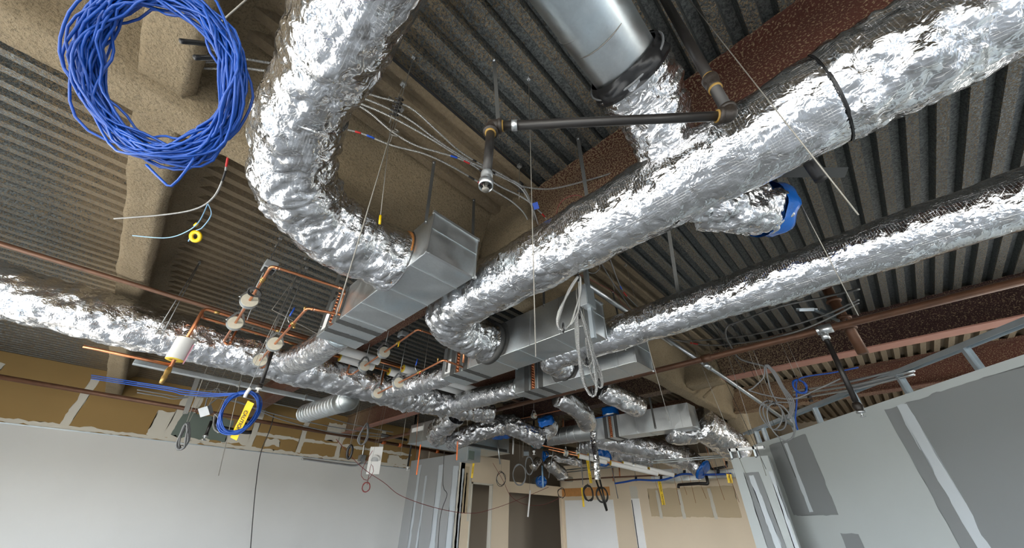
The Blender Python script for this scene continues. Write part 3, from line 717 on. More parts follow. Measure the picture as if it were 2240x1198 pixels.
def block(t, c, ax, r=0.085, L=0.085, pipe_r=0.014):
    """insulation block on the pipe with a sheet-metal saddle around it"""
    ax = V(ax).normalized(); c = V(c)
    b = obj('insulation_block', cyl(NB(), c-ax*L/2, c+ax*L/2, r, 28), M['cream'], t, True, angle=40)
    obj('saddle', hollow(NB(), c-ax*L*0.42, c+ax*L*0.28, r+0.004, r-0.002, 28), M['zinc'], b, True, angle=40)
    return b
def clevis(label, c, ax, r=0.085, top=H, rodr=0.005):
    """clevis hanger: yoke round the block, rod up to the deck"""
    c = V(c); ax = V(ax).normalized(); s = ax.cross(V((0, 0, 1))).normalized()
    t = thing('pipe_hanger', label, 'pipe hanger', c + V((0, 0, r+0.07)), 'clevis hangers of the copper lines')
    P = [c + s*(r+0.007)*math.cos(a) + V((0, 0, (r+0.007)*math.sin(a))) for a in [math.radians(180+k*15) for k in range(13)]]
    P = [c - s*(r+0.007) + V((0, 0, 0.03))] + P + [c + s*(r+0.007) + V((0, 0, 0.03))]
    bm = NB()
    for i in range(len(P)-1): bar(bm, P[i], P[i+1], 0.028, 0.004, up=(P[i]+P[i+1])/2-c)
    obj('cradle', bm, M['zinc'], t, False)
    bm = NB()
    a, b = c - s*(r+0.012) + V((0, 0, 0.02)), c + s*(r+0.012) + V((0, 0, 0.02)); u, w = c - s*0.03 + V((0, 0, r+0.075)), c + s*0.03 + V((0, 0, r+0.075))
    for p, q in ((a, u), (u, w), (w, b)): bar(bm, p, q, 0.028, 0.004, up=ax)
    obj('yoke', bm, M['zinc'], t, False)
    obj('bolt', cyl(NB(), a - s*0.015, a + s*0.02, 0.006, 8), M['zinc'], t)
    q = c + V((0, 0, r+0.06))
    obj('rod', tube(NB(), [q, V((q.x, q.y, top))], rodr, 6), M['rod'], t)
    obj('nut', cyl(NB(), q - V((0, 0, 0.005)), q + V((0, 0, 0.02)), 0.012, 6), M['zinc'], t, False)
    obj('anchor', box(NB(), (q.x-0.02, q.y-0.02, top-0.03), (q.x+0.02, q.y+0.02, top+0.01)), M['rod'], t, False)
    return t
def copper(label, pts, r, bends=0.05, mat='copper', joints=()):
    t = thing('copper_pipe', label, 'pipe', V(pts[0]))
    obj('pipe', tube(NB(), fillet(pts, bends, 6), r, 12), M[mat], t)
    for i in range(1, len(pts)-1):      # solder sleeves at each elbow
        for q in (pts[i-1], pts[i+1]):
            d = (V(q)-V(pts[i])); d.normalize(); p = V(pts[i]) + d*(bends+0.012)
            obj('elbow_sleeve', cyl(NB(), p-d*0.02, p+d*0.012, r+0.0025, 12), M[mat], t)
            obj('solder_ring', cyl(NB(), p+d*0.012, p+d*0.017, r+0.003, 12), M['solder'], t)
    return t
def valve_body(t, p, ax, r=0.016):
    ax = V(ax).normalized()
    v = obj('valve', lathe(NB(), V(p)-ax*0.05, ax, [(0, r+0.004), (0.015, r+0.008), (0.016, r), (0.03, r+0.006), (0.05, r+0.012), (0.07, r+0.006), (0.084, r), (0.085, r+0.008), (0.1, r+0.004)], 10), M['brass'], t)
    return v
cy1 = 3.84
A1 = copper('upper copper pipe left of the first box, carrying a grey valve motor', [(1.045, cy1, 3.50), (1.045, cy1, 3.80), (0.29, cy1-0.02, 3.72), (0.36, 6.28, 3.66), (0.44, 6.28, 3.62), (0.44, 6.28, 3.9)], 0.015, 0.045)
A2 = copper('lower copper pipe left of the first box, with brass valve and blue lever', [(1.07, 3.80, 3.46), (0.76, 3.92, 3.46), (0.84, 6.2, 3.42), (0.96, 6.28, 3.42), (0.96, 6.28, 3.9)], 0.015, 0.045)
def onpipe(px, py, a, b):
    """point of segment a-b nearest the line of sight through a pixel"""
    a, b = V(a), V(b); d = (b-a); r = ray(px, py).normalized(); w = a-EYE
    B = d.dot(r); A_ = d.dot(d); D = d.dot(w); E_ = r.dot(w)
    t = (B*E_ - D)/(A_ - B*B); t = max(0.02, min(0.98, t)); return a + d*t
sa, sb = V((0.29, cy1-0.02, 3.72)), V((0.36, 6.28, 3.66))
for px, py, lb in ((548, 660, 'hanger on upper left copper pipe just below the black wire coil'), (515, 708, 'hanger on upper left copper pipe, next below the black wire coil hanger')):
    p = onpipe(px, py, sa, sb); block(A1, p, sb-sa); clevis(lb, p, sb-sa)
ta, tb = V((0.76, 3.92, 3.46)), V((0.84, 6.2, 3.42))
for px, py, lb in ((598, 752, 'upper hanger on the copper pipe with the blue lever'), (566, 788, 'lower hanger on the copper pipe with the blue lever, by the foil main')):
    p = onpipe(px, py, ta, tb); block(A2, p, tb-ta); clevis(lb, p, tb-ta)
# valve motor and brass valve on the upper pipe
p = onpipe(577, 612, sa, sb); valve_body(A1, p, sb-sa)
q = onpipe(587, 598, sa, sb)
t = thing('valve_motor', 'grey box motor clamped on the upper left copper pipe above black wire coil', 'valve motor', q + V((0, 0, 0.03)))
bm = NB(); box(bm, (q.x-0.06, q.y-0.075, q.z+0.035), (q.x+0.06, q.y+0.085, q.z+0.12), 0.008); obj('housing', bm, M['grey_box'], t, False)
bm = NB(); box(bm, (q.x-0.05, q.y-0.05, q.z+0.02), (q.x+0.05, q.y+0.06, q.z+0.036), 0.004); obj('base_plate', bm, M['black'], t, False)
obj('stem', cyl(NB(), q+V((0, 0, 0.0)), q+V((0, 0, 0.036)), 0.016, 12), M['brass'], t)
c = onpipe(563, 632, sa, sb) + V((-0.005, -0.02, -0.055))
def coil(bm, c, ax, R, n, r, sq=1.0, jit=0.1, seg=36, hang=0.0, seed=0.0, rs=6):
    """one continuous cable wound n times round an axis"""
    ax = V(ax).normalized(); u = ax.cross(V((0, 0, 1)))
    u = u.normalized() if u.length > 1e-3 else V((1, 0, 0)); w = u.cross(ax); P = []
    N = n*seg
    for i in range(N+1):
        a = 2*math.pi*i/seg; lp = i/seg
        k = noise.noise(V((lp*0.9+seed, seed, 2.0)))*1.0
        rr = R*(1 + jit*noise.noise(V((lp*1.7+seed, math.cos(a)*0.8, math.sin(a)*0.8))) + jit*0.6*k)
        o = ax*(R*jit*1.3*noise.noise(V((lp*1.3+seed+9, math.cos(a), math.sin(a)))))
        s_ = -math.cos(a)
        P.append(V(c) + u*(math.sin(a)*rr*sq) + w*(s_*rr*(1+hang*(s_ < 0))) + o)
    return tube(bm, P, r, rs)
one('wire_coil', coil(NB(), c, (0.1, 0.35, 0.95), 0.06, 10, 0.0048, 1, 0.2, 26, 0, 3), M['black_cable'], 'small black wire coil hung on the upper left copper pipe', 'wire coil')
# brass valve, lever and drain on the lower pipe
p = onpipe(640, 708, ta, tb); valve_body(A2, p, tb-ta, 0.018)
obj('drain', lathe(NB(), p+V((0, 0, -0.01)), (0.5, -0.2, -0.6), [(0, 0.009), (0.03, 0.009), (0.031, 0.014), (0.05, 0.014)], 10), M['brass'], A2)
obj('red_cap', cyl(NB(), p+V((-0.02, 0.0, -0.02)), p+V((-0.025, 0.0, -0.045)), 0.009, 8), M['red'], A2, label='small red cap')
lv = obj('lever', tube(NB(), spline([p+V((-0.03, 0.05, 0.02)), p+V((-0.06, 0.06, 0.07)), p+V((-0.05, 0.07, 0.12))], 0.02), 0.005, 6), M['zinc'], A2)
obj('lever_grip', tube(NB(), [p+V((-0.05, 0.07, 0.11)), p+V((-0.035, 0.07, 0.23))], 0.009, 8), M['blue'], lv, label='blue lever grip')
v_ = onpipe(660, 682, ta, tb); obj('vent_stub', lathe(NB(), v_, (0, 0, 1), [(0, 0.008), (0.05, 0.008), (0.051, 0.011), (0.08, 0.011)], 10), M['brass'], A2)
# second set at box two
B1 = copper('upper copper pipe at the left end of second box, with valve motor', [(3.0, 4.04, 3.52), (3.0, 4.04, 3.80), (2.16, 4.03, 3.76), (2.28, 6.3, 3.68), (2.2, 6.34, 3.68), (2.2, 6.34, 3.9)], 0.015, 0.045)
B2 = copper('lower copper pipe at the left end of second box, with blue lever', [(3.04, 4.1, 3.48), (2.68, 4.08, 3.48), (2.76, 6.25, 3.42), (2.86, 6.33, 3.42), (2.86, 6.33, 3.9)], 0.015, 0.045)
ua, ub = V((2.16, 4.03, 3.76)), V((2.28, 6.3, 3.68)); wa, wb = V((2.68, 4.08, 3.48)), V((2.76, 6.25, 3.42))
for px, py, a, b, T, lb in ((828, 757, ua, ub, B1, 'hanger nearest the valve motor below the first box'), (790, 793, ua, ub, B1, 'hanger on the pipe end right of the first branch duct'), (868, 833, wa, wb, B2, 'upper hanger on the copper pipe beside the second branch duct'), (822, 855, wa, wb, B2, 'lower hanger on the copper pipe beside the second branch duct')):
    p = onpipe(px, py, a, b); block(T, p, b-a); clevis(lb, p, b-a)
p = onpipe(860, 735, ua, ub); valve_body(B1, p, ub-ua); q = onpipe(868, 728, ua, ub)
t = thing('valve_motor', 'grey round-topped motor on copper pipe beside the right edge of first box', 'valve motor', q + V((0, 0, 0.03)))
bm = NB(); box(bm, (q.x-0.06, q.y-0.07, q.z+0.04), (q.x+0.06, q.y+0.07, q.z+0.12), 0.015); obj('housing', bm, M['grey_box'], t, False)
obj('base_plate', cyl(NB(), q+V((0, 0, 0.018)), q+V((0, 0, 0.04)), 0.045, 16), M['black'], t)
obj('yellow_tag', box(NB(), (q.x-0.02, q.y+0.03, q.z-0.10), (q.x-0.016, q.y+0.06, q.z-0.02)), M['yellow'], t, False, label='yellow tag hanging below')
p = onpipe(915, 806, wa, wb); valve_body(B2, p, wb-wa, 0.018)
lv = obj('lever', tube(NB(), spline([p+V((-0.03, 0.05, 0.02)), p+V((-0.06, 0.06, 0.07)), p+V((-0.05, 0.07, 0.12))], 0.02), 0.005, 6), M['zinc'], B2)
obj('lever_grip', tube(NB(), [p+V((-0.05, 0.07, 0.11)), p+V((-0.04, 0.07, 0.22))], 0.009, 8), M['blue'], lv, label='blue lever grip')
obj('red_cap', cyl(NB(), p+V((-0.02, -0.04, -0.02)), p+V((-0.025, -0.05, -0.05)), 0.009, 8), M['red'], B2)
v_ = onpipe(955, 790, wa, wb); obj('vent_stub', lathe(NB(), v_, (0, 0, 1), [(0, 0.008), (0.05, 0.008), (0.051, 0.011), (0.08, 0.011)], 10), M['brass'], B2)
# header pipes of the coils
def coil_header(b, cyy, lab):
    x0, z0, z1 = b[0], b[4], b[5]
    t = copper(lab, [(x0-0.028, cyy-0.03, z0+0.02), (x0-0.028, cyy-0.03, z1-0.02)], 0.011, 0.02)
    return t
# copper mains along the far row, riser at the left with a white insulated length
MZ = 3.92
M1 = thing('copper_main', 'copper main nearer the eye, bare at left and white-wrapped behind first box', 'pipe', (0.5, 5.96, MZ))
obj('pipe', tube(NB(), fillet([(-0.03, 5.96, 3.06), (-0.03, 5.96, MZ), (5.0, 5.96, MZ)], 0.06), 0.02, 12), M['copper'], M1)
M2 = thing('copper_main', 'copper main further back, bare at left and white-wrapped to the right', 'pipe', (0.5, 6.3, MZ))
obj('pipe', tube(NB(), fillet([(-0.03, 5.99, MZ-0.06), (0.0, 6.3, MZ), (5.0, 6.32, MZ)], 0.06), 0.02, 12), M['copper'], M2)
for T, y, xs in ((M1, 5.96, (0.12, 0.9, 1.5)), (M2, 6.31, (0.2, 0.7, 1.2))):
    for x in xs: obj('coupling', cyl(NB(), (x-0.03, y, MZ), (x+0.03, y, MZ), 0.0235, 12), M['brass'], T)
def sleeve(t, a, b, r=0.062):
    a, b = V(a), V(b); d = (b-a).normalized()
    w = obj('insulation', cyl(NB(), a, b, r, 28), M['white_ins'], t, True, angle=40)
    for p, s in ((a, -1), (b, 1)): obj('insulation_end', hollow(NB(), p+d*s*0.002, p+d*s*0.008, r-0.002, 0.02, 28), M['yellow_fibre'], w)
for a, b in (((1.55, 5.96, MZ), (2.55, 5.96, MZ)), ((3.05, 5.96, MZ), (4.9, 5.96, MZ))): sleeve(M1, a, b, 0.075)
for a, b in (((2.0, 6.31, MZ), (2.62, 6.31, MZ)), ((2.95, 6.31, MZ), (4.9, 6.31, MZ))): sleeve(M2, a, b, 0.075)
z0, z1 = 3.18, 3.46
r_ = obj('riser_insulation', cyl(NB(), (-0.03, 5.96, z0), (-0.03, 5.96, z1), 0.095, 32), M['white_ins'], M1, True, angle=40)
for z in (z0, z1): obj('insulation_end', hollow(NB(), (-0.03, 5.96, z-0.004), (-0.03, 5.96, z+0.004), 0.093, 0.022, 32), M['yellow_fibre'], r_)
obj('pink_flap', box(NB(), (0.06, 5.9, z0-0.02), (0.072, 6.0, z1-0.06)), M['pink'], r_, False, label='pink edge of the wrap')
obj('side_pipe', tube(NB(), fillet([(-0.03, 5.96, 3.11), (-0.35, 5.96, 3.11), (-0.8, 5.96, 3.11)], 0.03), 0.018, 10), M['copper'], M1)
obj('bottom_valve', lathe(NB(), (-0.03, 5.96, 3.08), (0, 0, -1), [(0, 0.024), (0.05, 0.034), (0.1, 0.024), (0.12, 0.03), (0.16, 0.026), (0.2, 0.02)], 12), M['brass'], M1)
# dark brown pipe above the mains
rod('steel_pipe', 'dark brown steel pipe passing behind the copper mains at left', (-4.5, 6.12, 4.02), (6.5, 6.12, 4.02), 0.03, M['rust_pipe'], 'pipe')
# small copper lines behind and beneath the boxes
def line(label, px, r=0.013, mat='copper', cat='pipe', name='copper_pipe', bend=0.04, seg=10):
    P = [at(a, b, **k) for a, b, k in px]
    return one(name, tube(NB(), fillet(P, bend, 4), r, seg), M[mat], label, cat, org=P[0])
t = line('thin copper line zigzagging below the third box', [(1240, 865, dict(y=5.2)), (1282, 883, dict(y=5.0)), (1225, 897, dict(y=5.8)), (1150, 913, dict(y=7.2)), (1080, 925, dict(y=8.6))])
C1a, C1b = at(1225, 897, y=5.8), at(1150, 913, y=7.2)
p = onpipe(1168, 909, C1a, C1b); block(t, p, C1b-C1a, 0.075, 0.1); clevis('hanger on the copper line under the third box', p, C1b-C1a, 0.075)
p = onpipe(1115, 919, C1b, at(1080, 925, y=8.6)); block(t, p, C1b-C1a, 0.07, 0.1)
obj('lever_grip', tube(NB(), [at(1224, 895, y=5.8), at(1219, 876, y=5.8)], 0.012, 8), M['blue'], t, label='blue lever grip')
# far cluster of insulated white pipes running along the right
def white_line(label, px0, px1, y0, y1, cuts, r=0.06):
    a, b = at(px0[0], px0[1], **y0), at(px1[0], px1[1], **y1); d = b-a
    t = thing('insulated_pipe', label, 'pipe', a)
    obj('pipe', tube(NB(), [a, b], 0.02, 10), M['copper'], t)
    for s0, s1 in cuts: sleeve(t, a+d*s0, a+d*s1, r)
    return t, a, b
t, a, b = white_line('upper white-wrapped pipe with copper gaps, slanting down to the right far off', (1170, 970), (1474, 1038), dict(x=8.4), dict(x=11.8), ((0.38, 0.53), (0.63, 0.80), (0.82, 0.995)), 0.07)
for px, py, lb in ((1264, 986, 'hanger at the bare left part of the far upper white pipe'), (1385, 1008, 'hanger mid-way on the far upper white pipe')):
    p = onpipe(px, py, a, b); block(t, p, b-a, 0.08, 0.1); clevis(lb, p, b-a, 0.08)
t, a, b = white_line('lower white-wrapped pipe parallel under its twin, far right of centre', (1200, 982), (1440, 1036), dict(x=8.6), dict(x=11.4), ((0.27, 0.52), (0.56, 0.99)), 0.065)
p = onpipe(1238, 990, a, b); block(t, p, b-a, 0.08, 0.1); clevis('hanger at the bare left part of the far lower white pipe', p, b-a, 0.08)
# black steel sprinkler line in front, with elbows, reducer and hanging head
E1, E2 = V((0.62, 0.80, 3.2)), V((1.365, -0.05, 3.2))
t = thing('sprinkler_pipe', 'black steel pipe near the camera with elbow and sprinkler drop', 'pipe', E1)
obj('pipe', tube(NB(), [E1, E2], 0.0225, 20), M['black_pipe'], t)
obj('drop_pipe', tube(NB(), [E1, (E1.x, E1.y, 2.84)], 0.021, 18), M['black_pipe'], t)
obj('riser_pipe', tube(NB(), [E2, (E2.x, E2.y, H)], 0.027, 18), M['black_pipe'], t)
dd = (E2-E1).normalized()
def elbow(c, a, b, r, name='elbow'):
    c, a, b = V(c), V(a).normalized(), V(b).normalized(); k = r*2.1
    e_ = obj(name, tube(NB(), fillet([c+a*k, c, c+b*k], k*0.95, 10), r*1.42, 20), M['black_fit'], t)
    for d in (a, b):
        obj('elbow_rim', cyl(NB(), c+d*(k-0.012), c+d*(k+0.006), r*1.62, 20), M['black_fit'], e_)
        obj('thread_seal', cyl(NB(), c+d*(k+0.004), c+d*(k+0.013), r*1.2, 20), M['pipe_dope'], e_, label='yellow sealant at the thread')
elbow(E1, dd, (0, 0, -1), 0.0225); elbow(E2, -dd, (0, 0, 1), 0.0245)
obj('reducer', lathe(NB(), (E2.x, E2.y, 3.44), (0, 0, 1), [(0, 0.030), (0.006, 0.034), (0.03, 0.034), (0.045, 0.030), (0.06, 0.038), (0.095, 0.040), (0.10, 0.036)], 20), M['black_fit'], t)
for z in (3.43, 3.54): obj('thread_seal', cyl(NB(), (E2.x, E2.y, z), (E2.x, E2.y, z+0.014), 0.032, 20), M['pipe_dope'], t, label='yellow sealant at the thread')
obj('band', hollow(NB(), E1+dd*0.10, E1+dd*0.128, 0.026, 0.022, 24), M['zinc'], t)
h = obj('head_fitting', lathe(NB(), (E1.x, E1.y, 2.86), (0, 0, -1), [(0, 0.022), (0.01, 0.026), (0.03, 0.026), (0.034, 0.023), (0.05, 0.027), (0.06, 0.027)], 20), M['zinc'], t, label='zinc head fitting')
obj('cup', hollow(NB(), (E1.x, E1.y, 2.80), (E1.x, E1.y, 2.765), 0.031, 0.028, 28), M['zinc'], h)
obj('sprinkler_head', lathe(NB(), (E1.x, E1.y, 2.80), (0, 0, -1), [(0, 0.014), (0.012, 0.014), (0.014, 0.009), (0.05, 0.006), (0.052, 0.016), (0.055, 0.016)], 16), M['wire'], h)
for s in (-1, 1): obj('head_arm', tube(NB(), [V((E1.x+s*0.012, E1.y, 2.79)), V((E1.x+s*0.013, E1.y, 2.765)), V((E1.x+s*0.003, E1.y, 2.745))], 0.003, 6), M['wire'], h)
# a second dark riser behind the long duct
q = at(1636, 160, x=2.62)
rod('steel_pipe', 'dark steel riser standing behind the long foil duct at upper right', (q.x, q.y, 3.6), (q.x, q.y, H), 0.045, M['black_pipe'], 'pipe')
# long rusty pipe along the right and its fittings
RP = lambda y: V((5.94, y, 3.8))
t = thing('steel_pipe', 'long rusty brown pipe crossing beneath the narrower foil duct', 'pipe', RP(2.0))
obj('pipe', tube(NB(), [RP(-4.5), RP(10.4)], 0.047, 16), M['rust_pipe'], t)
for y, m in ((6.9, 'orange_fit'), (0.02, 'zinc'), (1.55, 'rust_pipe'), (9.9, 'rust_pipe')):
    obj('coupling', cyl(NB(), RP(y-0.07), RP(y+0.07), 0.062, 16), M[m], t)
obj('foil_tape', foil(NB(), [RP(-0.02), RP(0.05), RP(0.12)], 0.056, 0.006, 3.3, 32, 0.01), M['foil'], t, label='torn foil tape round the pipe')
# black drop with head at the right
q = RP(0.06)
t = thing('sprinkler_drop', 'black drop pipe at far right hanging below the rusty pipe', 'sprinkler', q)
obj('tee', cyl(NB(), q+V((0, 0, -0.04)), q+V((0, 0, -0.14)), 0.045, 14), M['zinc'], t)
obj('pipe', tube(NB(), [q+V((0, 0, -0.1)), at(1872, 878, x=5.94)], 0.03, 14), M['black_pipe'], t)
e_ = at(1872, 880, x=5.94)
obj('head_fitting', lathe(NB(), e_, (0, 0, -1), [(0, 0.035), (0.04, 0.05), (0.08, 0.04), (0.1, 0.03)], 14), M['black_fit'], t)
obj('sprinkler_head', lathe(NB(), e_-V((0, 0, 0.1)), (0, 0, -1), [(0, 0.045), (0.02, 0.045), (0.022, 0.015), (0.06, 0.012), (0.062, 0.03), (0.066, 0.03)], 14), M['zinc'], t)
# thick rusty fitting standing above the right end of that pipe
q = at(1836, 680, x=6.3)
t = thing('pipe_riser', 'thick rusty riser with ringed fittings under the narrower foil duct right end', 'pipe', q)
obj('pipe', tube(NB(), [V((q.x, q.y, 3.5)), V((q.x, q.y, H))], 0.06, 16), M['rust_pipe'], t)
for z in (3.86, 4.02, 4.3): obj('collar', ring(NB(), (q.x, q.y, z), (0, 0, 1), 0.07, 0.022, 20), M['rust_pipe'], t)
# dark main along the left wall, with tees, branches and heads
yl = 12.4
LP = lambda x, dz=0: V((x, yl, 3.79 - 0.012*x + dz))
t = thing('sprinkler_main', 'long dark pipe crossing in front of the brown left wall', 'pipe', LP(2))
obj('pipe', tube(NB(), [LP(-4.4), LP(9.2)], 0.05, 14), M['rust_pipe'], t)
for x in (6.15, 6.8, 8.4): obj('coupling', cyl(NB(), LP(x-0.07), LP(x+0.07), 0.066, 14), M['orange_fit'], t)
t = line('dark brown pipe running from the far box toward the left wall main', [(820, 965, dict(y=12.2)), (893, 948, dict(y=10.6)), (1000, 919, dict(y=8.2))], 0.05, 'rust_pipe', name='steel_pipe')
t = thing('sprinkler_drop', 'stepped black sprinkler drop beside the blue cable coil on the left wall', 'sprinkler', at(480, 912, y=12.4))
P = [at(480, 905, y=12.4), at(474, 935, y=12.4), at(466, 930, y=12.1), at(453, 950, y=12.1)]
obj('pipe', tube(NB(), fillet([at(468, 912, y=12.4), at(475, 933, y=12.3), at(535, 945, y=12.3), at(550, 945, y=12.3)], 0.08), 0.05, 12), M['black_pipe'], t)
obj('pipe', tube(NB(), [at(463, 920, y=12.3), at(451, 950, y=12.3)], 0.035, 12), M['black_pipe'], t)
obj('sprinkler_head', lathe(NB(), at(451, 950, y=12.3), (0, 0, -1), [(0, 0.05), (0.05, 0.06), (0.06, 0.02), (0.12, 0.02), (0.125, 0.06), (0.14, 0.06)], 12), M['zinc'], t)
t = thing('sprinkler_drop', 'dark drop pipe with pale head left of the blue coil top', 'sprinkler', at(590, 770, y=6.0))
obj('pipe', tube(NB(), [at(600, 756, y=5.45), at(572, 838, y=5.45)], 0.022, 12), M['black_pipe'], t)
e_ = at(570, 840, y=5.45)
obj('head_fitting', lathe(NB(), e_, (0, 0, -1), [(0, 0.024), (0.03, 0.034), (0.05, 0.022)], 12), M['black_fit'], t)
obj('sprinkler_head', lathe(NB(), e_-V((0, 0, 0.05)), (0, 0, -1), [(0, 0.036), (0.018, 0.036), (0.02, 0.01), (0.05, 0.009), (0.052, 0.02), (0.056, 0.02)], 12), M['white'], t)
for px0, px1, y, lb in (((900, 972), (892, 1020), 11.0, 'black drop with white head under the far box at left'), ((1168, 915), (1168, 985), 7.6, 'black drop with white head under the blue-capped foil elbow'), ((1255, 1050), (1000+260, 1060), 9, None)):
    if not lb: continue
    a, b = at(px0[0], px0[1], y=y), at(px1[0], px1[1], y=y)
    t = thing('sprinkler_drop', lb, 'sprinkler', a)
    obj('pipe', tube(NB(), [V((a.x, a.y, H)), b], 0.028, 12), M['black_pipe'], t)
    obj('sprinkler_head', lathe(NB(), b, (0, 0, -1), [(0, 0.04), (0.04, 0.045), (0.05, 0.02), (0.1, 0.018), (0.105, 0.045), (0.115, 0.045)], 12), M['white'], t)
t = line('thin horizontal black pipe stub beside the far box on the left', [(835, 950, dict(y=11.5)), (890, 962, dict(y=11.5))], 0.04, 'black_pipe', name='steel_pipe')
# far right small black pipe loop and stub
line('small black pipe loop above the tan end wall at right', [(1548, 1008, dict(x=12.5)), (1556, 1026, dict(x=12.5)), (1590, 1020, dict(x=12.5)), (1589, 1008, dict(x=12.5))], 0.035, 'black_pipe', name='steel_pipe')
line('bent black pipe with short drop in front of tan end wall', [(1484, 1067, dict(x=12)), (1484, 1060, dict(x=12)), (1528, 1057, dict(x=11.6)), (1549, 1058, dict(x=11.6)), (1545, 1040, dict(x=11.6))], 0.04, 'black_pipe', name='steel_pipe')
line('long thin rusty pipe in the far background', [(1235, 1050, dict(y=9)), (1330, 1044, dict(x=12.2)), (1480, 1037, dict(x=12.4))], 0.025, 'rust_pipe', name='steel_pipe')
for i, (x0, y0, x1, y1, lb) in enumerate(((1210, 918, 1210, 938, 'thick copper riser above the open-ended spiral duct'), (1232, 915, 1232, 935, 'thinner copper riser behind the open-ended spiral duct'), (1292, 965, 1296, 1010, 'copper riser just below the left end of the far box'), (1340, 1020, 1342, 1052, 'copper riser left of two in the far clutter'), (1354, 1015, 1356, 1045, 'copper riser right of two in the far clutter'))):
    line(lb, [(x0, y0, dict(y=7.4)), (x1, y1, dict(y=7.4))], 0.035 if i == 0 else 0.025)
# ---------------------------------------------------------------- round duct and flexible foil at the top, blue-capped stub
t = thing('round_duct', 'bare shiny round metal duct at the top entering crumpled foil', 'duct', (1.0, 0.3, 4.15))
obj('pipe', tube(NB(), [(-0.45, 0.32, 4.2), (1.44, 0.31, 4.16)], 0.215, 64), M['galv'], t, True, angle=50)
for x in (0.9, 0.1): obj('bead', ring(NB(), (x, 0.315, 4.18), (1, 0, 0), 0.216, 0.006, 64, 6), M['zinc'], t)
obj('support_wire', tube(NB(), spline([V((1.02, 0.315-0.22, 4.69)), V((1.02, 0.315-0.222, 4.2)), V((1.02, 0.315-0.1, 3.975)), V((1.02, 0.315+0.1, 3.975)), V((1.02, 0.315+0.222, 4.2)), V((1.02, 0.315+0.22, 4.69))], 0.03), 0.004, 6), M['wire'], t)
c = [(1.375, 0.31, 4.155), (1.62, 0.31, 4.10), (1.82, 0.33, 3.98), (1.98, 0.36, 3.86)]
t = thing('flexible_duct', 'crumpled foil flexible duct with torn black lining joining the bare round duct', 'duct', V(c[0]))
obj('jacket', foil(NB(), c, lambda s: 0.265-0.06*s, 0.018, 51.0, 128, 0.010, gather=lambda s: 0.9), M['foil'], t)
obj('black_lining', foil(NB(), [(1.285, 0.31, 4.17), (1.34, 0.31, 4.16), (1.40, 0.31, 4.15)], lambda s: 0.238+0.034*s, 0.02, 53.0, 128, 0.005, gather=lambda s: 0.8), M['black'], t, label='torn black plastic lining')
obj('draw_band', ring(NB(), (1.325, 0.31, 4.16), (1, 0, -0.04), 0.262, 0.008, 64, 8), M['grey_cable'], t, label='grey draw band')
def sheet(name, label, corners, mat, n=14, amp=0.02, seed=0.0, parent=None, cat='plastic sheet', thick=0.004):
    """crinkled plastic film between four corners, with real thickness"""
    a, b, c_, d = [V(p) for p in corners]; bm = NB(); nn = (b-a).cross(d-a).normalized(); L = []
    for s in (0, 1):
        g = [[bm.verts.new(a.lerp(b, i/n).lerp(d.lerp(c_, i/n), j/n) + nn*(amp*(noise.noise(V((i*0.45+seed, j*0.45, seed)))+0.5*noise.noise(V((i*1.3+seed, j*1.3, seed)))) + s*thick)) for i in range(n+1)] for j in range(n+1)]
        for j in range(n):
            for i in range(n): bm.faces.new((g[j][i], g[j][i+1], g[j+1][i+1], g[j+1][i]))
        L.append(g)
    e0 = [(0, i) for i in range(n+1)] + [(j, n) for j in range(1, n+1)] + [(n, i) for i in range(n-1, -1, -1)] + [(j, 0) for j in range(n-1, 0, -1)]
    for k in range(len(e0)):
        p, q = e0[k], e0[(k+1) % len(e0)]
        bm.faces.new((L[0][p[0]][p[1]], L[0][q[0]][q[1]], L[1][q[0]][q[1]], L[1][p[0]][p[1]]))
    if parent is not None: return obj(name, bm, mat, parent)
    return one(name, bm, mat, label, cat)
def cap(t, c, ax, r, mat, seed, name='plastic_cap', drop=0.10, depth=0.14):
    """plastic film tied over a duct end: a crinkled cup with a ragged skirt"""
    ax = V(ax).normalized(); u = ax.orthogonal().normalized(); w = ax.cross(u); bm = NB(); rows = []; n = 40
    for j, (s, q) in enumerate(((0.012, 0.05), (0.01, 0.5), (0.004, 0.85), (0.0, 1.02), (-0.03, 1.07), (-0.07, 1.04), (-depth, 1.10))):
        row = []
        for k in range(n):
            a = 2*math.pi*k/n; g = noise.noise(V((math.cos(a)*2.2+seed, math.sin(a)*2.2, j*0.5)))
            rr = r*q*(1+0.06*g); s2 = s + (0.03*g if j else 0) + (-0.05*abs(noise.noise(V((k*0.9, seed, 0)))) if j == 6 else 0)
            row.append(bm.verts.new(V(c) + ax*s2 + (u*math.cos(a) + w*math.sin(a))*rr))
        rows.append(row)
    for j in range(len(rows)-1):
        for k in range(n): bm.faces.new((rows[j][k], rows[j][(k+1) % n], rows[j+1][(k+1) % n], rows[j+1][k]))
    bm.faces.new(rows[0])
    return obj(name, bm, mat, t)
c = [(2.22, 0.34, 3.70), (2.45, 0.24, 3.66), (2.66, 0.10, 3.66), (2.86, -0.04, 3.70)]
t = thing('flexible_duct', 'short foil stub with blue plastic over its open end, right of the long duct', 'duct', V(c[1]))
obj('jacket', foil(NB(), c, lambda s: 0.185+0.015*s, 0.024, 61.0, 112, 0.011, gather=lambda s: 0.9), M['foil'], t)
cap(t, V((2.89, -0.06, 3.705)), V((0.2, -0.14, 0.03)), 0.2, M['blue_plastic'], 4.0)
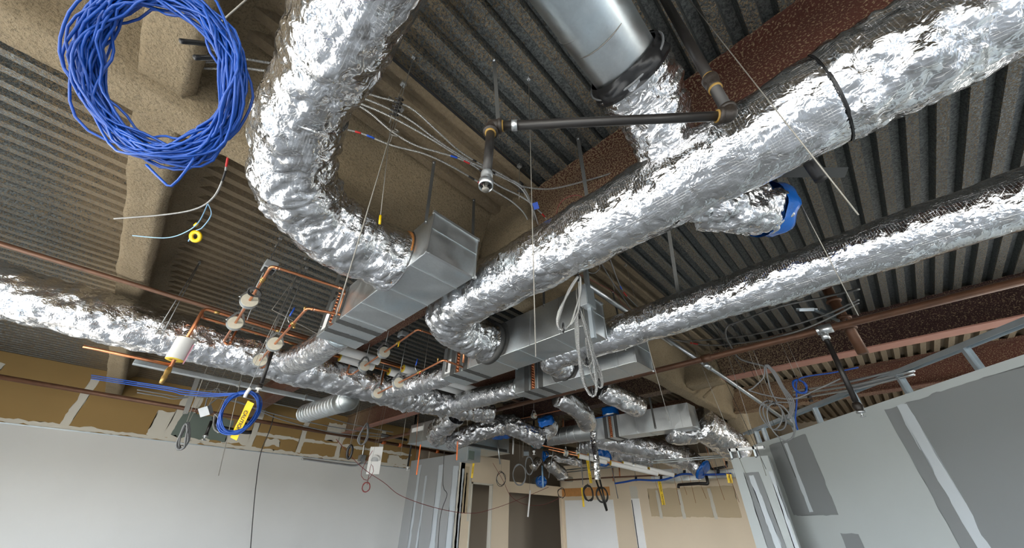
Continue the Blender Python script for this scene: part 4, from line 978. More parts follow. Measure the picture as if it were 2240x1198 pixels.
# loose flat strap end poking out beneath the long duct
a, b = at(1715, 377, x=2.75), at(1852, 377, x=2.95)
t = thing('metal_strap', 'flat grey metal strap end jutting out right of the long duct', 'metal strap', a)
obj('strap', bar(NB(), a, b, 0.075, 0.003, up=(0.2, 0.5, 1)), M['strap'], t, False)
obj('strap_tail', bar(NB(), a, at(1690, 372, x=2.5), 0.075, 0.003, up=(0.2, 0.5, 1)), M['strap'], t, False)
# hanger straps from the deck to boxes and ducts
def strap(label, p, q, w=0.03, twist=None):
    p, q = V(p), V(q)
    t = thing('hanger_strap', label, 'hanger strap', p, 'flat hanger straps')
    up = twist or (RT.cross(q-p))
    obj('strap', bar(NB(), p, q, w, 0.002, up=up), M['strap'], t, False)
    obj('screw', cyl(NB(), p+V((0, 0, -0.03)), p+V((0, 0, -0.03))-FW*0.012, 0.008, 8), M['zinc'], t)
    obj('screw', cyl(NB(), q+V((0, 0, 0.03)), q+V((0, 0, 0.03))-FW*0.012, 0.008, 8), M['zinc'], t)
strap('flat strap hanging to the front left corner of the first box', at(950, 352, z=4.45), at(931, 490, x=1.08))
strap('flat strap hanging to the front right corner of the first box', (1.63, 2.3, 4.62), (1.62, 2.22, 3.86))
strap('flat strap rising behind the middle of the long foil duct', at(1264, 300, z=4.62), at(1290, 470, z=4.0), 0.035)
strap('dark strap above the middle of the narrower foil duct', at(1462, 500, z=4.65), at(1484, 645, z=3.95), 0.045)
strap('flat strap holding the front left corner of second box', (3.07, 2.5, 4.65), (3.055, 2.5, 3.9))
strap('flat strap holding the coil end of the first box', (1.08, 4.42, 4.68), (1.08, 4.42, 3.5), 0.05)
strap('flat strap holding the coil end of the second box', (3.04, 4.5, 4.68), (3.04, 4.5, 3.5), 0.05)
strap('flat strap holding the front corner of the third box', (4.41, 2.2, 4.65), (4.41, 2.15, 3.6))
strap('flat strap on the side of the far box', (8.88, 3.9, 4.68), (8.88, 3.9, 3.5), 0.05)
strap('thin strap holding the elbow of black sprinkler pipe', at(1081, 128, x=0.6), at(1090, 272, x=0.655), 0.02)
# ---------------------------------------------------------------- far ducts
# ribbed round duct off the far side of the trunk
a = at(668, 904, y=9.0); b = at(745, 880, y=7.2); b = a + (b-a)*((a.y-6.85)/(a.y-b.y)); b.z = min(b.z, 3.62)
t = thing('spiral_duct', 'ribbed open-ended metal duct beneath the foil main duct at left', 'duct', a)
obj('pipe', hollow(NB(), a, b, 0.19, 0.18, 40), M['galv'], t, True, angle=50)
for i in range(13):
    p = V(a).lerp(V(b), 0.02+i/13*0.9); obj('rib', ring(NB(), p, V(b)-V(a), 0.19, 0.007, 40, 6), M['zinc'], t)
obj('stub_cover', cyl(NB(), V(b)-(V(b)-V(a)).normalized()*0.25, b, 0.2, 32), M['galv_dull'], t)
# clean strip of a metal duct showing under the trunk at left
t = thing('sheet_duct', 'flat bright metal duct edge running below the foil main duct at left', 'duct', at(400, 790, y=8.0))
a, b = at(300, 778, y=8.3), at(660, 862, y=8.3)
bm = NB(); box(bm, (a.x, 8.3, 3.60), (b.x+0.4, 8.4, 3.68), 0.008); obj('casing', bm, M['galv'], t, False)
for x in (1.0, 2.2): obj('seam', box(NB(), (x-0.02, 8.285, 3.59), (x+0.02, 8.41, 3.69)), M['zinc'], t, False)
strap('wide bright strap below the foil main duct at far left', at(435, 820, y=9.0), at(405, 905, y=9.0), 0.10)
# left far box with two foil ducts
PLy = 9.6
def pxbox(px_list, d0): return [at(x, y, **d0) for x, y in px_list]
fa, fb = at(893, 970, y=10.2), at(1010, 1003, y=10.2)
t = thing('plenum_box', 'wide low metal box far left of centre with two foil ducts entering it', 'duct box', fa)
zb = fa.z; x0, x1 = fa.x, fb.x-0.2
bm = NB(); box(bm, (x0, 9.1, zb), (x1+1.3, 10.2, zb+0.52), 0.006); obj('casing', bm, M['galv'], t, False)
obj('sealant_band', box(NB(), (x0+0.35, 9.085, zb+0.02), (x1+1.2, 9.1, zb+0.1)), M['sealant'], t, False)
obj('sealant_band', box(NB(), (x0+0.35, 9.085, zb+0.02), (x0+0.45, 9.1, zb+0.5)), M['sealant'], t, False)
obj('bottom_panel', box(NB(), (x0-0.02, 9.06, zb-0.012), (x1+1.32, 10.22, zb-0.001)), M['galv'], t, False)
obj('white_panel', box(NB(), (x0-0.012, 9.5, zb+0.3), (x0-0.001, 10.1, zb+0.42)), M['white'], t, False, label='white strip on the end')
P = [at(960, 955, y=9.08), at(955, 945, y=8.4), at(975, 925, y=7.6), at(1000, 905, y=7.0)]
t = thing('flexible_duct', 'left foil duct entering the wide low box from above', 'duct', P[0])
obj('jacket', foil(NB(), P, 0.24, 0.03, 71, 72, 0.03, gather=lambda s: 0.9), M['foil_far'], t)
P = [at(990, 965, y=9.05), at(1010, 955, y=8.3), at(1060, 938, y=7.6), at(1110, 928, y=7.3), at(1150, 945, y=7.1), at(1185, 962, y=6.9)]
t = thing('flexible_duct', 'right foil duct with two bends leaving the wide low box', 'duct', P[1])
obj('jacket', foil(NB(), P, lambda s: 0.24+0.02*math.sin(s*3), 0.028, 73, 80, 0.025, gather=lambda s: 0.8), M['foil_far'], t)
obj('collar', ring(NB(), V(P[0]).lerp(V(P[1]), 0.35), V(P[1])-V(P[0]), 0.25, 0.012, 48), M['cardboard'], t)
P = [at(1185, 955, y=6.95), at(1205, 935, y=6.8), at(1196, 918, y=6.6)]
obj('red_print_jacket', foil(NB(), P, 0.2, 0.02, 75, 64, 0.025, gather=lambda s: 0.9), M['foil_far'], t)
cap(t, V(at(1192, 914, y=6.5)), V((-0.5, -0.1, 0.75)), 0.21, M['blue_plastic'], 7.7)
# coil box and grille under the far ducts
q = at(1028, 985, y=9.4)
t = thing('coil_box', 'grey metal box with green screened opening beneath the far foil duct', 'duct box', q)
bm = NB(); box(bm, (q.x-0.25, 9.2, q.z-0.32), (q.x+0.28, 9.7, q.z+0.12), 0.006); obj('casing', bm, M['galv'], t, False)
obj('screen', box(NB(), (q.x-0.2, 9.19, q.z-0.28), (q.x+0.02, 9.2, q.z-0.04)), M['green_board'], t, False, label='dark green screen')
obj('upper_case', box(NB(), (q.x-0.2, 9.25, q.z+0.12), (q.x+0.2, 9.65, q.z+0.7), 0.006), M['galv_dull'], t, False)
obj('pipe_loop', tube(NB(), fillet([(q.x-0.22, 9.2, q.z+0.6), (q.x-0.22, 9.2, q.z+0.15), (q.x, 9.2, q.z+0.15), (q.x, 9.2, q.z+0.62)], 0.04), 0.02, 8), M['copper'], t)
sheet('plastic_sheet', 'blue plastic film hanging under the two-bend foil duct', [at(1068, 950, y=7.8), at(1096, 943, y=7.4), at(1120, 958, y=7.6), at(1080, 962, y=8.0)], M['blue_plastic'], 14, 0.03, 3.0)
# bare spiral duct feeding the far box, its end bagged in teal plastic
q0, q1 = V((9.12, 5.66, 3.72)), V((9.08, 8.0, 3.72))
t = thing('spiral_duct', 'bare metal spiral duct feeding the far coil box, teal plastic at its end', 'duct', q0)
obj('pipe', tube(NB(), [q0, q1], 0.235, 48), M['galv'], t, True, angle=50)
for i in range(9):
    obj('rib', ring(NB(), q0.lerp(q1, 0.08+i*0.105), (0.05, 1, 0.1), 0.236, 0.008, 48, 6), M['zinc'], t)
cap(t, q1+V((0, 0.03, 0)), (0, 1, 0), 0.24, M['teal_plastic'], 9.1, depth=0.25)
obj('pull_strap', bar(NB(), q1+V((-0.26, -0.25, 0.2)), q1+V((-0.25, -0.6, -0.25)), 0.06, 0.006, up=(1, 0, 0)), M['white'], t, False)
obj('damper_knob', box(NB(), tuple(q1+V((-0.29, -0.68, -0.3))), tuple(q1+V((-0.23, -0.58, -0.2)))), M['black'], t, False)
# blue-bagged collar standing on that box
q = V((9.1, 5.2, 3.98))
t = thing('duct_collar', 'round collar bagged in blue plastic on top of the far coil box', 'duct', q)
obj('pipe', hollow(NB(), q, q+V((0, 0, 0.22)), 0.21, 0.2, 40), M['galv'], t)
cap(t, q+V((0, 0, 0.26)), (0.05, 0.05, 1), 0.215, M['blue_plastic'], 12.0, depth=0.2)
obj('blue_edge', box(NB(), (8.86, 5.0, 3.985), (9.42, 5.64, 3.995)), M['blue_plastic'], t, False)
# silver foil strip dangling from the far box
P = spline([at(1297, 942, x=8.8), at(1298, 962, x=8.78), at(1304, 1000, x=8.7), at(1308, 1048, x=8.7)], 0.05)
bm = NB(); rows = []
for i, p in enumerate(P):
    w = RT*(0.075+0.01*noise.noise(V((i*0.4, 0, 0)))); o = FW*(0.03*noise.noise(V((i*0.5, 1, 0))))
    rows.append([bm.verts.new(p-w+o), bm.verts.new(p+w-o), bm.verts.new(p+w-o+FW*0.003), bm.verts.new(p-w+o+FW*0.003)])
for i in range(len(rows)-1):
    for k in range(4): bm.faces.new((rows[i][k], rows[i][(k+1) % 4], rows[i+1][(k+1) % 4], rows[i+1][k]))
one('foil_strip', bm, M['foil_far'], 'long silver foil tape strip dangling below the far coil box', 'foil strip')
# foil ducts off the far box and beyond
def flex(label, px, r, seed, capm=None, **kw):
    P = [at(x, y, **d) for x, y, d in px]
    t = thing('flexible_duct', label, 'duct', P[0])
    obj('jacket', foil(NB(), P, r, 0.015, seed, 72, 0.03, gather=lambda s: 0.9, caps=True, **kw), M['foil_far'], t)
    d = (V(P[-1])-V(P[-2])).normalized()
    if capm: cap(t, V(P[-1])+d*0.03, d, (r if not callable(r) else r(1))*1.02, M[capm], seed, depth=0.05 if seed == 89 else 0.14)
    return t
flex('foil duct bending down off the right side of the far coil box', [(1530, 925, dict(x=9.5)), (1560, 945, dict(x=9.9)), (1600, 972, dict(x=10.4)), (1612, 986, dict(x=10.6))], lambda s: 0.40-0.06*s, 81)
flex('foil duct drooping under the front of the far coil box', [(1465, 945, dict(x=9.3)), (1495, 948, dict(x=9.6)), (1530, 940, dict(x=9.9)), (1545, 925, dict(x=10.2))], 0.26, 83)
flex('long straight foil duct below the far coil box ending in a dark open end', [(1290, 955, dict(x=9.7)), (1380, 970, dict(x=10.4)), (1440, 985, dict(x=11.0)), (1496, 1004, dict(x=11.6))], 0.30, 85)
flex('foil duct running just under the straight one in the far clutter', [(1265, 972, dict(x=11.0)), (1340, 985, dict(x=11.8)), (1420, 1008, dict(x=12.8))], 0.32, 87)
flex('foil duct crossing down to the right with a blue-bagged end by the end wall', [(1470, 975, dict(x=11.9)), (1505, 1000, dict(x=11.9)), (1525, 1018, dict(x=11.9)), (1538, 1028, dict(x=11.9))], 0.27, 89, 'blue_plastic')
flex('foil duct under the girder, running down to the right from the third box', [(1318, 850, dict(x=6.5)), (1350, 868, dict(x=6.8)), (1398, 890, dict(x=7.4))], lambda s: 0.22, 91)
flex('wrinkled foil duct behind the copper zigzag, falling to the far spiral duct', [(1220, 868, dict(x=6.2)), (1245, 880, dict(x=6.5)), (1272, 900, dict(x=6.9)), (1285, 925, dict(x=7.4))], 0.22, 93)
flex('far horizontal foil duct with blue cap at its left end, in the clutter', [(1270, 1010, dict(y=8.6)), (1235, 1002, dict(y=8.9)), (1200, 998, dict(y=9.2)), (1190, 998, dict(y=9.3))], 0.17, 95, 'blue_plastic')
flex('far foil duct elbow hanging down in the clutter left of the yellow tape', [(1200, 1010, dict(y=8.2)), (1212, 1022, dict(y=8.2)), (1228, 1036, dict(y=8.2)), (1232, 1046, dict(y=8.2))], 0.2, 97)
flex('small foil end hanging behind the two grey cable coils', [(1178, 1005, dict(y=8.8)), (1172, 1014, dict(y=8.8)), (1166, 1022, dict(y=8.8))], 0.13, 99)
q = at(1320, 1000, x=10.8); t = thing('duct_collar', 'dark round duct mouth half covered in blue plastic behind the silver strip', 'duct', q)
obj('pipe', hollow(NB(), q, q+V((0.5, 0.4, 0)), 0.24, 0.22, 32), M['galv_dull'], t); cap(t, q, (-1, -0.7, 0), 0.24, M['blue_plastic'], 33)
q = at(1186, 1052, y=10.5); t = thing('duct_collar', 'dark blue-rimmed duct mouth above the low header', 'duct', q)
obj('pipe', hollow(NB(), q, q+V((0.3, 0.6, 0)), 0.2, 0.18, 32), M['galv_dull'], t); cap(t, q, (-0.5, -1, 0), 0.2, M['blue_plastic'], 35)
# far rectangular ducts by the end wall
def rbox(label, c, sx_, sy_, sz_, mat='galv'):
    c = V(c); t = thing('sheet_duct', label, 'duct', c)
    obj('casing', box(NB(), (c.x-sx_/2, c.y-sy_/2, c.z-sz_/2), (c.x+sx_/2, c.y+sy_/2, c.z+sz_/2), 0.006), M[mat], t, False)
    for i in (-0.25, 0.25): obj('seam', box(NB(), (c.x-sx_/2-0.01, c.y+sy_*i-0.01, c.z-sz_/2-0.01), (c.x+sx_/2+0.01, c.y+sy_*i+0.01, c.z+sz_/2+0.01)), M['zinc'], t, False)
    return t
t = rbox('sheet metal duct with bright underside in front of the end wall', at(1485, 1040, x=13), 0.7, 1.6, 0.35)
sheet('plastic_sheet', 'light blue plastic film behind the end of the straight foil duct', [at(1478, 1014, x=12.6), at(1515, 1018, x=12.6), at(1512, 1024, x=12.6), at(1490, 1025, x=12.6)], M['teal_plastic'], 8, 0.03, 5.0)
rbox('dark metal duct along the end wall at right, under the yellow tape', at(1575, 1037, x=13.2), 0.4, 1.8, 0.22, 'galv_dull')
rbox('long dark metal channel above the low header opening', at(1290, 1054, y=10.3), 4.2, 0.2, 0.16, 'galv_dull')
# ---------------------------------------------------------------- armoured cables, wires and rods
BANDC = {'r': 'red', 'b': 'blue', 'k': 'black'}
def armoured(label, px, r=0.0085, mat='armour', bands=(), name='armoured_cable', closed=False):
    P = [at(x, y, **k) for x, y, k in px] if len(px[0]) == 3 else [V(p[0]) for p in px]
    P = [EYE+(p-EYE)*((H-0.06-EYE.z)/(p.z-EYE.z)) if p.z > H-0.06 else p for p in P]
    P = spline(P, 0.02, closed); P = P + [P[0]] if closed else P
    t = thing(name, label, 'cable', P[0])
    obj('conduit', uvtube(NB(), P, r, 8), M[mat], t)
    n = len(P)
    for s, L, k in bands:         # coloured tape marks
        i0 = int(s*n); i1 = min(n-1, i0+max(2, int(L*n)))
        obj('tape_band', tube(NB(), P[i0:i1+1], r*1.08, 8), M[BANDC[k]], t, label={'r': 'red', 'b': 'blue', 'k': 'black'}[k]+' tape band')
    return t
Zc = dict(z=4.42); Zd = dict(z=4.36); Ze = dict(z=4.3)
armoured('highest of five armoured cables fanning out right of the fat left duct', [(700, 165, Zc), (805, 205, Zc), (870, 224, Zc), (908, 243, Zc), (960, 290, Zc), (1005, 330, Zc), (1050, 358, Zc), (1095, 380, Zd), (1136, 405, Zd)], bands=((0.72, 0.02, 'k'),))
armoured('second highest armoured cable right of the fat left duct', [(690, 180, Zd), (803, 218, Zd), (865, 245, Zd), (905, 268, Zd), (950, 302, Zd), (1000, 335, Zd), (1075, 378, Zd), (1135, 402, Zd), (1160, 440, Zd), (1172, 500, Zd)])
armoured('third armoured cable from the top right of the fat left duct', [(690, 195, Ze), (797, 230, Ze), (868, 262, Ze), (945, 305, Ze), (1010, 345, Ze), (1060, 368, Ze), (1100, 388, Ze), (1140, 412, Ze), (1165, 455, Ze), (1180, 500, Ze)], bands=((0.6, 0.03, 'k'),))
armoured('armoured cable with blue, red and black bands near the black pipe drop', [(690, 190, Ze), (793, 236, Ze), (858, 288, Ze), (910, 318, Ze), (960, 333, Ze), (1005, 347, Ze), (1045, 368, Ze), (1085, 402, Ze), (1140, 430, Ze), (1170, 452, Ze), (1200, 485, Ze), (1215, 520, Ze)], bands=((0.42, 0.025, 'b'), (0.47, 0.03, 'r'), (0.53, 0.03, 'k'), (0.78, 0.03, 'b'), (0.84, 0.03, 'r')))
armoured('lowest armoured cable, passing right across the tan girder with coloured bands', [(520, 300, Ze), (640, 270, Ze), (770, 286, Ze), (855, 317, Ze), (930, 337, Ze), (990, 365, Ze), (1045, 397, Ze), (1090, 422, Ze), (1125, 445, Ze), (1150, 472, Ze), (1168, 515, Ze)], bands=((0.34, 0.015, 'r'), (0.365, 0.02, 'b'), (0.66, 0.02, 'k'), (0.69, 0.02, 'r'), (0.72, 0.02, 'b')))
armoured('single armoured cable sweeping right under the red beam to the foil duct', [(1128, 402, Zd), (1160, 411, Zd), (1210, 412, Zd), (1290, 393, Zd), (1390, 362, Zd)])
armoured('armoured cable looping down from the blue cable bundle at far left', [(250, 478, dict(z=4.0)), (362, 469, dict(z=4.0)), (430, 456, dict(z=4.0)), (468, 430, dict(z=4.0)), (490, 385, dict(z=4.05)), (500, 340, dict(z=4.1)), (515, 315, dict(z=4.2)), (560, 290, dict(z=4.3))], bands=((0.72, 0.06, 'k'), (0.8, 0.05, 'r'), (0.87, 0.04, 'b')))
for i, (dy, z, lb) in enumerate(((0, 4.3, 'upper'), (14, 4.25, 'lower'))):
    armoured(lb+' of two armoured cables above the blue cable bundle at top left', [(300, 128+dy, dict(z=z)), (400, 132+dy, dict(z=z)), (470, 136+dy, dict(z=z)), (520, 128+dy*1.4, dict(z=z)), (590, 138+dy*1.3, dict(z=z)), (660, 150+dy, dict(z=z))], bands=((0.3, 0.06, 'k'), (0.24, 0.04, 'r')))
# cable standoffs and their rods
def standoff(label, px, z, n=3, mat='black', dx=0.03):
    p = at(px[0], px[1], z=z)
    t = thing('cable_clip', label, 'cable clip', p, 'cable clips on rods')
    obj('rod', tube(NB(), [V((p.x, p.y, H)), p - V((0, 0, 0.05+0.06*n))], 0.0035, 6), M['wire'], t)
    obj('deck_clip', box(NB(), (p.x-0.02, p.y-0.02, H-0.03), (p.x+0.02, p.y+0.02, H)), M['zinc'], t, False)
    for i in range(n):
        q = p - V((0, 0, 0.055*i))
        c = obj('clip', tube(NB(), spline([q+V((0.0, 0, 0.02)), q+V((0.03, -0.012, 0.012)), q+V((0.034, -0.02, -0.012)), q+V((0.008, -0.012, -0.022)), q+V((-0.02, 0.008, -0.012))], 0.01), 0.007, 6), M[mat], t)
    return t
standoff('row of black clips holding cables right of the fat left duct', (871, 215), 4.46, 5)
standoff('pair of pale clips holding cables below the black clip row', (862, 285), 4.36, 2, 'wire')
standoff('black clips gathering the cables beside the black pipe drop', (1136, 400), 4.42, 3)
def wire(label, p, q, r=0.0022, mat='wire', tip=None, up=True, cat='hanger wire', name='hanger_wire', group='hanger wires'):
    """a straight ceiling wire through two points; up=True carries it on to the deck"""
    p, q = V(p), V(q)
    if up and p.z < H-0.01 and (p-q).z > 0.05: p = p + (p-q)*((H-p.z)/(p-q).z)
    t = thing(name, label, cat, p, group)
    obj('wire', tube(NB(), [p, q], r, 6), M[mat], t)
    if p.z > H-0.05: obj('anchor', box(NB(), (p.x-0.012, p.y-0.012, H-0.025), (p.x+0.012, p.y+0.012, H+0.005)), M['zinc'], t, False)
    if tip: d = (q-p).normalized(); obj('tip', tube(NB(), [q-d*0.02, q+d*0.055], 0.009, 8), M[tip], t, label=tip+' plastic tip')
    return t
def W2(label, a, b, r=0.0022, **kw):
    k = kw.pop('d'); return wire(label, at(a[0], a[1], **k), at(b[0], b[1], **k), r, **kw)
W2('long wire crossing the fat left duct down past the first box', (897, 151), (735, 690), 0.003, d=dict(y=1.55))
W2('rod with yellow tip hanging beside the fat left duct elbow', (864, 185), (832, 476), 0.003, d=dict(y=2.0), tip='yellow')
W2('thin rod with yellow tip left of the long duct, below the cable clips', (1137, 420), (1139, 520), 0.003, d=dict(y=2.1), tip='yellow')
W2('long plumb wire crossing the left part of the long duct', (1160, 310), (1172, 780), 0.003, d=dict(y=1.0), up=True)
W2('rusty lower wire hanging beside the copper coil of third box', (1168, 795), (1170, 845), 0.004, d=dict(y=3.6), mat='copper_dull')
W2('wire slanting across the right end of the long duct', (1608, 127), (1878, 470), 0.0026, d=dict(x=1.45))
W2('thin wire crossing the right end of the narrower duct', (1754, 450), (1878, 690), 0.003, d=dict(x=2.9))
W2('wire crossing the left part of narrower duct toward the far box', (1397, 680), (1464, 920), 0.0032, d=dict(x=4.0), mat='wire')
W2('long wire beside the slanting conduit at right', (1527, 780), (1637, 1050), 0.004, d=dict(x=6.2))
W2('wire right of the slanting conduit, hanging to the partition', (1600, 800), (1676, 1040), 0.004, d=dict(x=6.6))
W2('wire hanging at far left over the green patch', (446, 822), (409, 922), 0.006, d=dict(y=8.8))
W2('wire passing left side of the caution-taped blue coil', (527, 828), (478, 1040), 0.006, d=dict(y=8.2))
W2('pale wire below the foil main duct, holding a band ring', (789, 867), (766, 972), 0.007, d=dict(y=9))
W2('wire in front of the wide low far box at left', (889, 905), (876, 998), 0.006, d=dict(y=8.8))
W2('rusty wire just right of the one before the wide low far box', (917, 880), (908, 1000), 0.006, d=dict(y=8.6), mat='copper_dull')
W2('wire above the two-bend foil duct, nearest the wide low box', (1004, 890), (1001, 972), 0.006, d=dict(y=7.6))
W2('wire right of the second box branch duct', (1025, 868), (1022, 930), 0.005, d=dict(y=6.6))
W2('white rod beside the long duct elbow and copper pipe', (944, 690), (925, 830), 0.004, d=dict(y=5.2))
W2('wire in front of the coil on the third box', (1145, 885), (1144, 1000), 0.006, d=dict(y=7.4))
W2('rod with yellow tip below the middle of narrower duct', (1398, 735), (1400, 775), 0.005, d=dict(x=5.2), tip='yellow')
W2('thin wire with black hook, right of the narrower duct elbow', (1548, 695), (1630, 815), 0.004, d=dict(x=6.0), mat='black_cable')
W2('long rod slanting left of the valve motor pipe at left', (600, 548), (540, 700), 0.004, d=dict(y=5.0), mat='rod')
W2('wire falling between the two left copper pipes', (655, 590), (555, 800), 0.003, d=dict(y=5.0))
W2('rod at far left, upper of two slanting to the foil main', (437, 572), (340, 730), 0.006, d=dict(y=6.25), mat='rod')
W2('rod at far left, lower of two slanting to the foil main', (425, 598), (350, 740), 0.005, d=dict(y=6.3), mat='rod')
P = [at(680, 560, y=4.6), at(595, 677, y=4.6), at(700, 733, y=4.5), at(780, 765, y=4.4)]
t = thing('bent_wire', 'stiff pale wire with a sharp bend between the two left copper pipes', 'hanger wire', P[0])
obj('wire', tube(NB(), [V((P[0].x, P[0].y, H)) if False else P[0]+(P[0]-P[1])*((H-P[0].z)/(P[0]-P[1]).z)] + fillet(P[1:2]+P[2:], 0.02), 0.003, 6), M['wire'], t)
for i, (x0, y0, x1, y1, xx, lb) in enumerate(((1436, 1060, 1447, 1098, 12.5, 'first'), (1478, 1060, 1488, 1104, 12.5, 'second'), (1490, 1045, 1503, 1082, 12.3, 'third'), (1512, 1058, 1522, 1100, 12.4, 'fourth'), (1532, 1058, 1545, 1090, 12.2, 'fifth'), (1570, 1050, 1585, 1093, 11.5, 'sixth'), (1600, 1052, 1617, 1098, 11.0, 'seventh'))):
    W2(lb+' from the left of the thin wires hanging before the tan end wall', (x0, y0), (x1, y1), 0.005, d=dict(x=xx), mat='copper_dull')
for i, (x0, x1, lb) in enumerate(((1545, 1555, 'left'), (1566, 1577, 'middle'), (1583, 1596, 'right'))):
    W2(lb+' of three wires hanging before the dark red beams at right', (x0, 960), (x1, 1010), 0.006, d=dict(x=10.8))
W2('long thin wire dangling down the right partition', (1702, 950), (1741, 1044), 0.003, d=dict(x=7.0), mat='black_cable')
W2('short thin wire dangling over the panel top at right', (1664, 1000), (1676, 1026), 0.004, d=dict(x=7.6), mat='black_cable')
for x0, y0, x1, y1, k, lb in ((1283, 930, 1292, 1030, 8.0, 'grey rod hanging below the far box, left of silver strip'), (1342, 1040, 1352, 1090, 10.5, 'grey rod with pale lower end near the white end wall'), (1212, 975, 1200, 1045, 8.0, 'grey rod slanting below the teal-bagged duct'), (1270, 985, 1275, 1060, 9.0, 'grey rod with yellow tape at its foot in the clutter'), (1345, 958, 1342, 1000, 9.6, 'thin rod under the straight foil duct')):
    W2(lb, (x0, y0), (x1, y1), 0.014, d=dict(y=k) if x0 < 1250 else dict(x=k+1.5), mat='grey_cable', name='hanger_rod', cat='hanger rod', group='grey hanger rods')
# silver armoured coils hanging from the strut
SC = lambda x, y: at(x, y, y=1.50)
def loopcoil(label, top, bot, wpx, n, r=0.0115, seed=0.0, mat='armour', dd=None, ties=True, hang=None):
    a, b = at(top[0], top[1], **dd), at(bot[0], bot[1], **dd); c = (a+b)/2; u = (a-b)/2
    s = RT*(wpx/2*((c-EYE).dot(FW))/F); P = []; seg = 22
    for i in range(n*seg+1):
        q = 2*math.pi*i/seg; L = i/seg
        f = 1+0.05*noise.noise(V((L*1.3+seed, 0, 0))); g = 1+0.35*noise.noise(V((L*1.1+seed, 3, math.cos(q))))
        P.append(c + u*(math.cos(q)*f) + s*(math.sin(q)*g*(0.75-0.35*math.cos(q))) + FW*(0.05*noise.noise(V((L*1.5+seed, 7, math.sin(q))))))
    t = thing('cable_coil', label, 'cable coil', a)
    obj('conduit', uvtube(NB(), P, r, 8), M[mat], t)
    q = max(P, key=lambda p: p.z)
    if (hang or H) > q.z: obj('hanging_wire', tube(NB(), [q, V((q.x, q.y, hang or H))], 0.003, 6), M['wire'], t)
    if ties:
        for k, p in enumerate((a, b)):
            obj('tie', ring(NB(), p + (b-a).normalized()*(0.03 if k == 0 else -0.03), s, 0.035, 0.006, 14, 6), M['black'], t)
    return t
D1 = dict(y=1.42)
loopcoil('upper left silver armoured cable coil hanging below the long duct', (1266, 604), (1230, 722), 42, 4, 0.0088, seed=1.0, dd=D1, hang=3.52)
loopcoil('middle silver armoured cable coil, its foot tied at the narrower duct elbow', (1264, 672), (1285, 800), 38, 4, 0.0088, seed=5.0, dd=dict(y=1.46), hang=3.3)
loopcoil('longest silver armoured cable coil hanging lowest in front of third box', (1266, 680), (1296, 866), 36, 4, 0.0088, seed=9.0, dd=D1, hang=3.3)
loopcoil('right silver armoured cable coil with its foot turned to the right', (1284, 740), (1312, 846), 24, 3, 0.0088, seed=13.0, dd=dict(y=1.48), hang=3.2)
q = at(1287, 640, y=1.62)
t = thing('junction_strut', 'grey steel strut with square box above the silver cable coils', 'strut', V((q.x, q.y, H)))
obj('strut', box(NB(), (q.x-0.02, q.y-0.02, 3.05), (q.x+0.022, q.y+0.022, H)), M['stud'], t, False)
bb = obj('box', box(NB(), (q.x-0.10, q.y-0.03, 3.38), (q.x+0.06, q.y+0.05, 3.62), 0.004), M['grey_box'], t, False)
obj('cover', box(NB(), (q.x-0.09, q.y-0.036, 3.39), (q.x+0.05, q.y-0.031, 3.61)), M['stud'], bb, False)
# conduits
def emt(label, px, r=0.02, mat='zinc', joints=()):
    P = [at(x, y, **k) for x, y, k in px]
    t = thing('conduit', label, 'conduit', P[0])
    obj('pipe', tube(NB(), fillet(P, 0.15, 8), r, 12), M[mat], t)
    for x, y, k in joints:
        p = at(x, y, **k); d = (P[-1]-P[0]).normalized(); obj('coupling', cyl(NB(), p-d*0.06, p+d*0.06, r*1.4, 12), M['zinc'], t)
    return t
emt('thick steel conduit rising right from the strut behind the narrower duct', [(1284, 622, dict(y=2.1)), (1420, 715, dict(y=2.1)), (1470, 752, dict(y=2.1))], 0.038)
emt('long thin steel conduit slanting down to the studs at right', [(1455, 738, dict(y=2.05)), (1600, 836, dict(x=6.9)), (1742, 935, dict(x=8.4))], 0.032, joints=((1547, 800, dict(x=6.4)),))
emt('pale steel conduit slanting up behind the slanting one at right', [(1608, 775, dict(y=2.1)), (1575, 835, dict(y=2.3)), (1540, 868, dict(y=2.5))], 0.03, 'spray')
# cables on the right
armoured('dark armoured cable with a bend crossing above the rusty pipe', [(1878, 632, dict(x=4.9)), (1800, 650, dict(x=5.4)), (1700, 672, dict(x=5.6)), (1610, 705, dict(x=6.1)), (1590, 715, dict(x=6.3)), (1588, 735, dict(x=6.4)), (1600, 760, dict(x=6.5)), (1620, 785, dict(x=6.5)), (1670, 800, dict(x=6.5)), (1695, 812, dict(x=6.5))], 0.014, 'armour_dark')
armoured('dark armoured cable running straight left above the rusty pipe', [(1878, 655, dict(x=5.2)), (1800, 690, dict(x=5.6)), (1700, 720, dict(x=6.1)), (1600, 738, dict(x=6.7)), (1500, 745, dict(x=6.9)), (1455, 738, dict(x=6.9))], 0.013, 'armour_dark')
armoured('dark armoured cable dipping to meet the rusty pipe at right', [(1878, 662, dict(x=5.3)), (1820, 692, dict(x=5.5)), (1750, 722, dict(x=5.7)), (1672, 742, dict(x=6.2)), (1600, 752, dict(x=6.7)), (1540, 754, dict(x=6.9)), (1470, 742, dict(x=7.0))], 0.013, 'armour_dark', bands=((0.86, 0.04, 'r'),))
KX = dict(x=6.4)
armoured('grey cable descending in a slack curve from the rusty pipe to the wall studs', [(1672, 802, KX), (1670, 825, KX), (1645, 850, KX), (1638, 853, KX), (1680, 865, KX), (1735, 872, KX), (1790, 850, KX), (1838, 828, KX)], 0.010, 'grey_cable')
armoured('grey cable dropping from the tied bunch to the loops before the studs', [(1674, 798, KX), (1685, 850, KX), (1700, 880, KX), (1712, 905, KX), (1705, 930, KX), (1690, 938, KX), (1674, 915, KX), (1670, 890, KX), (1690, 880, KX), (1735, 880, KX)], 0.010, 'grey_cable')
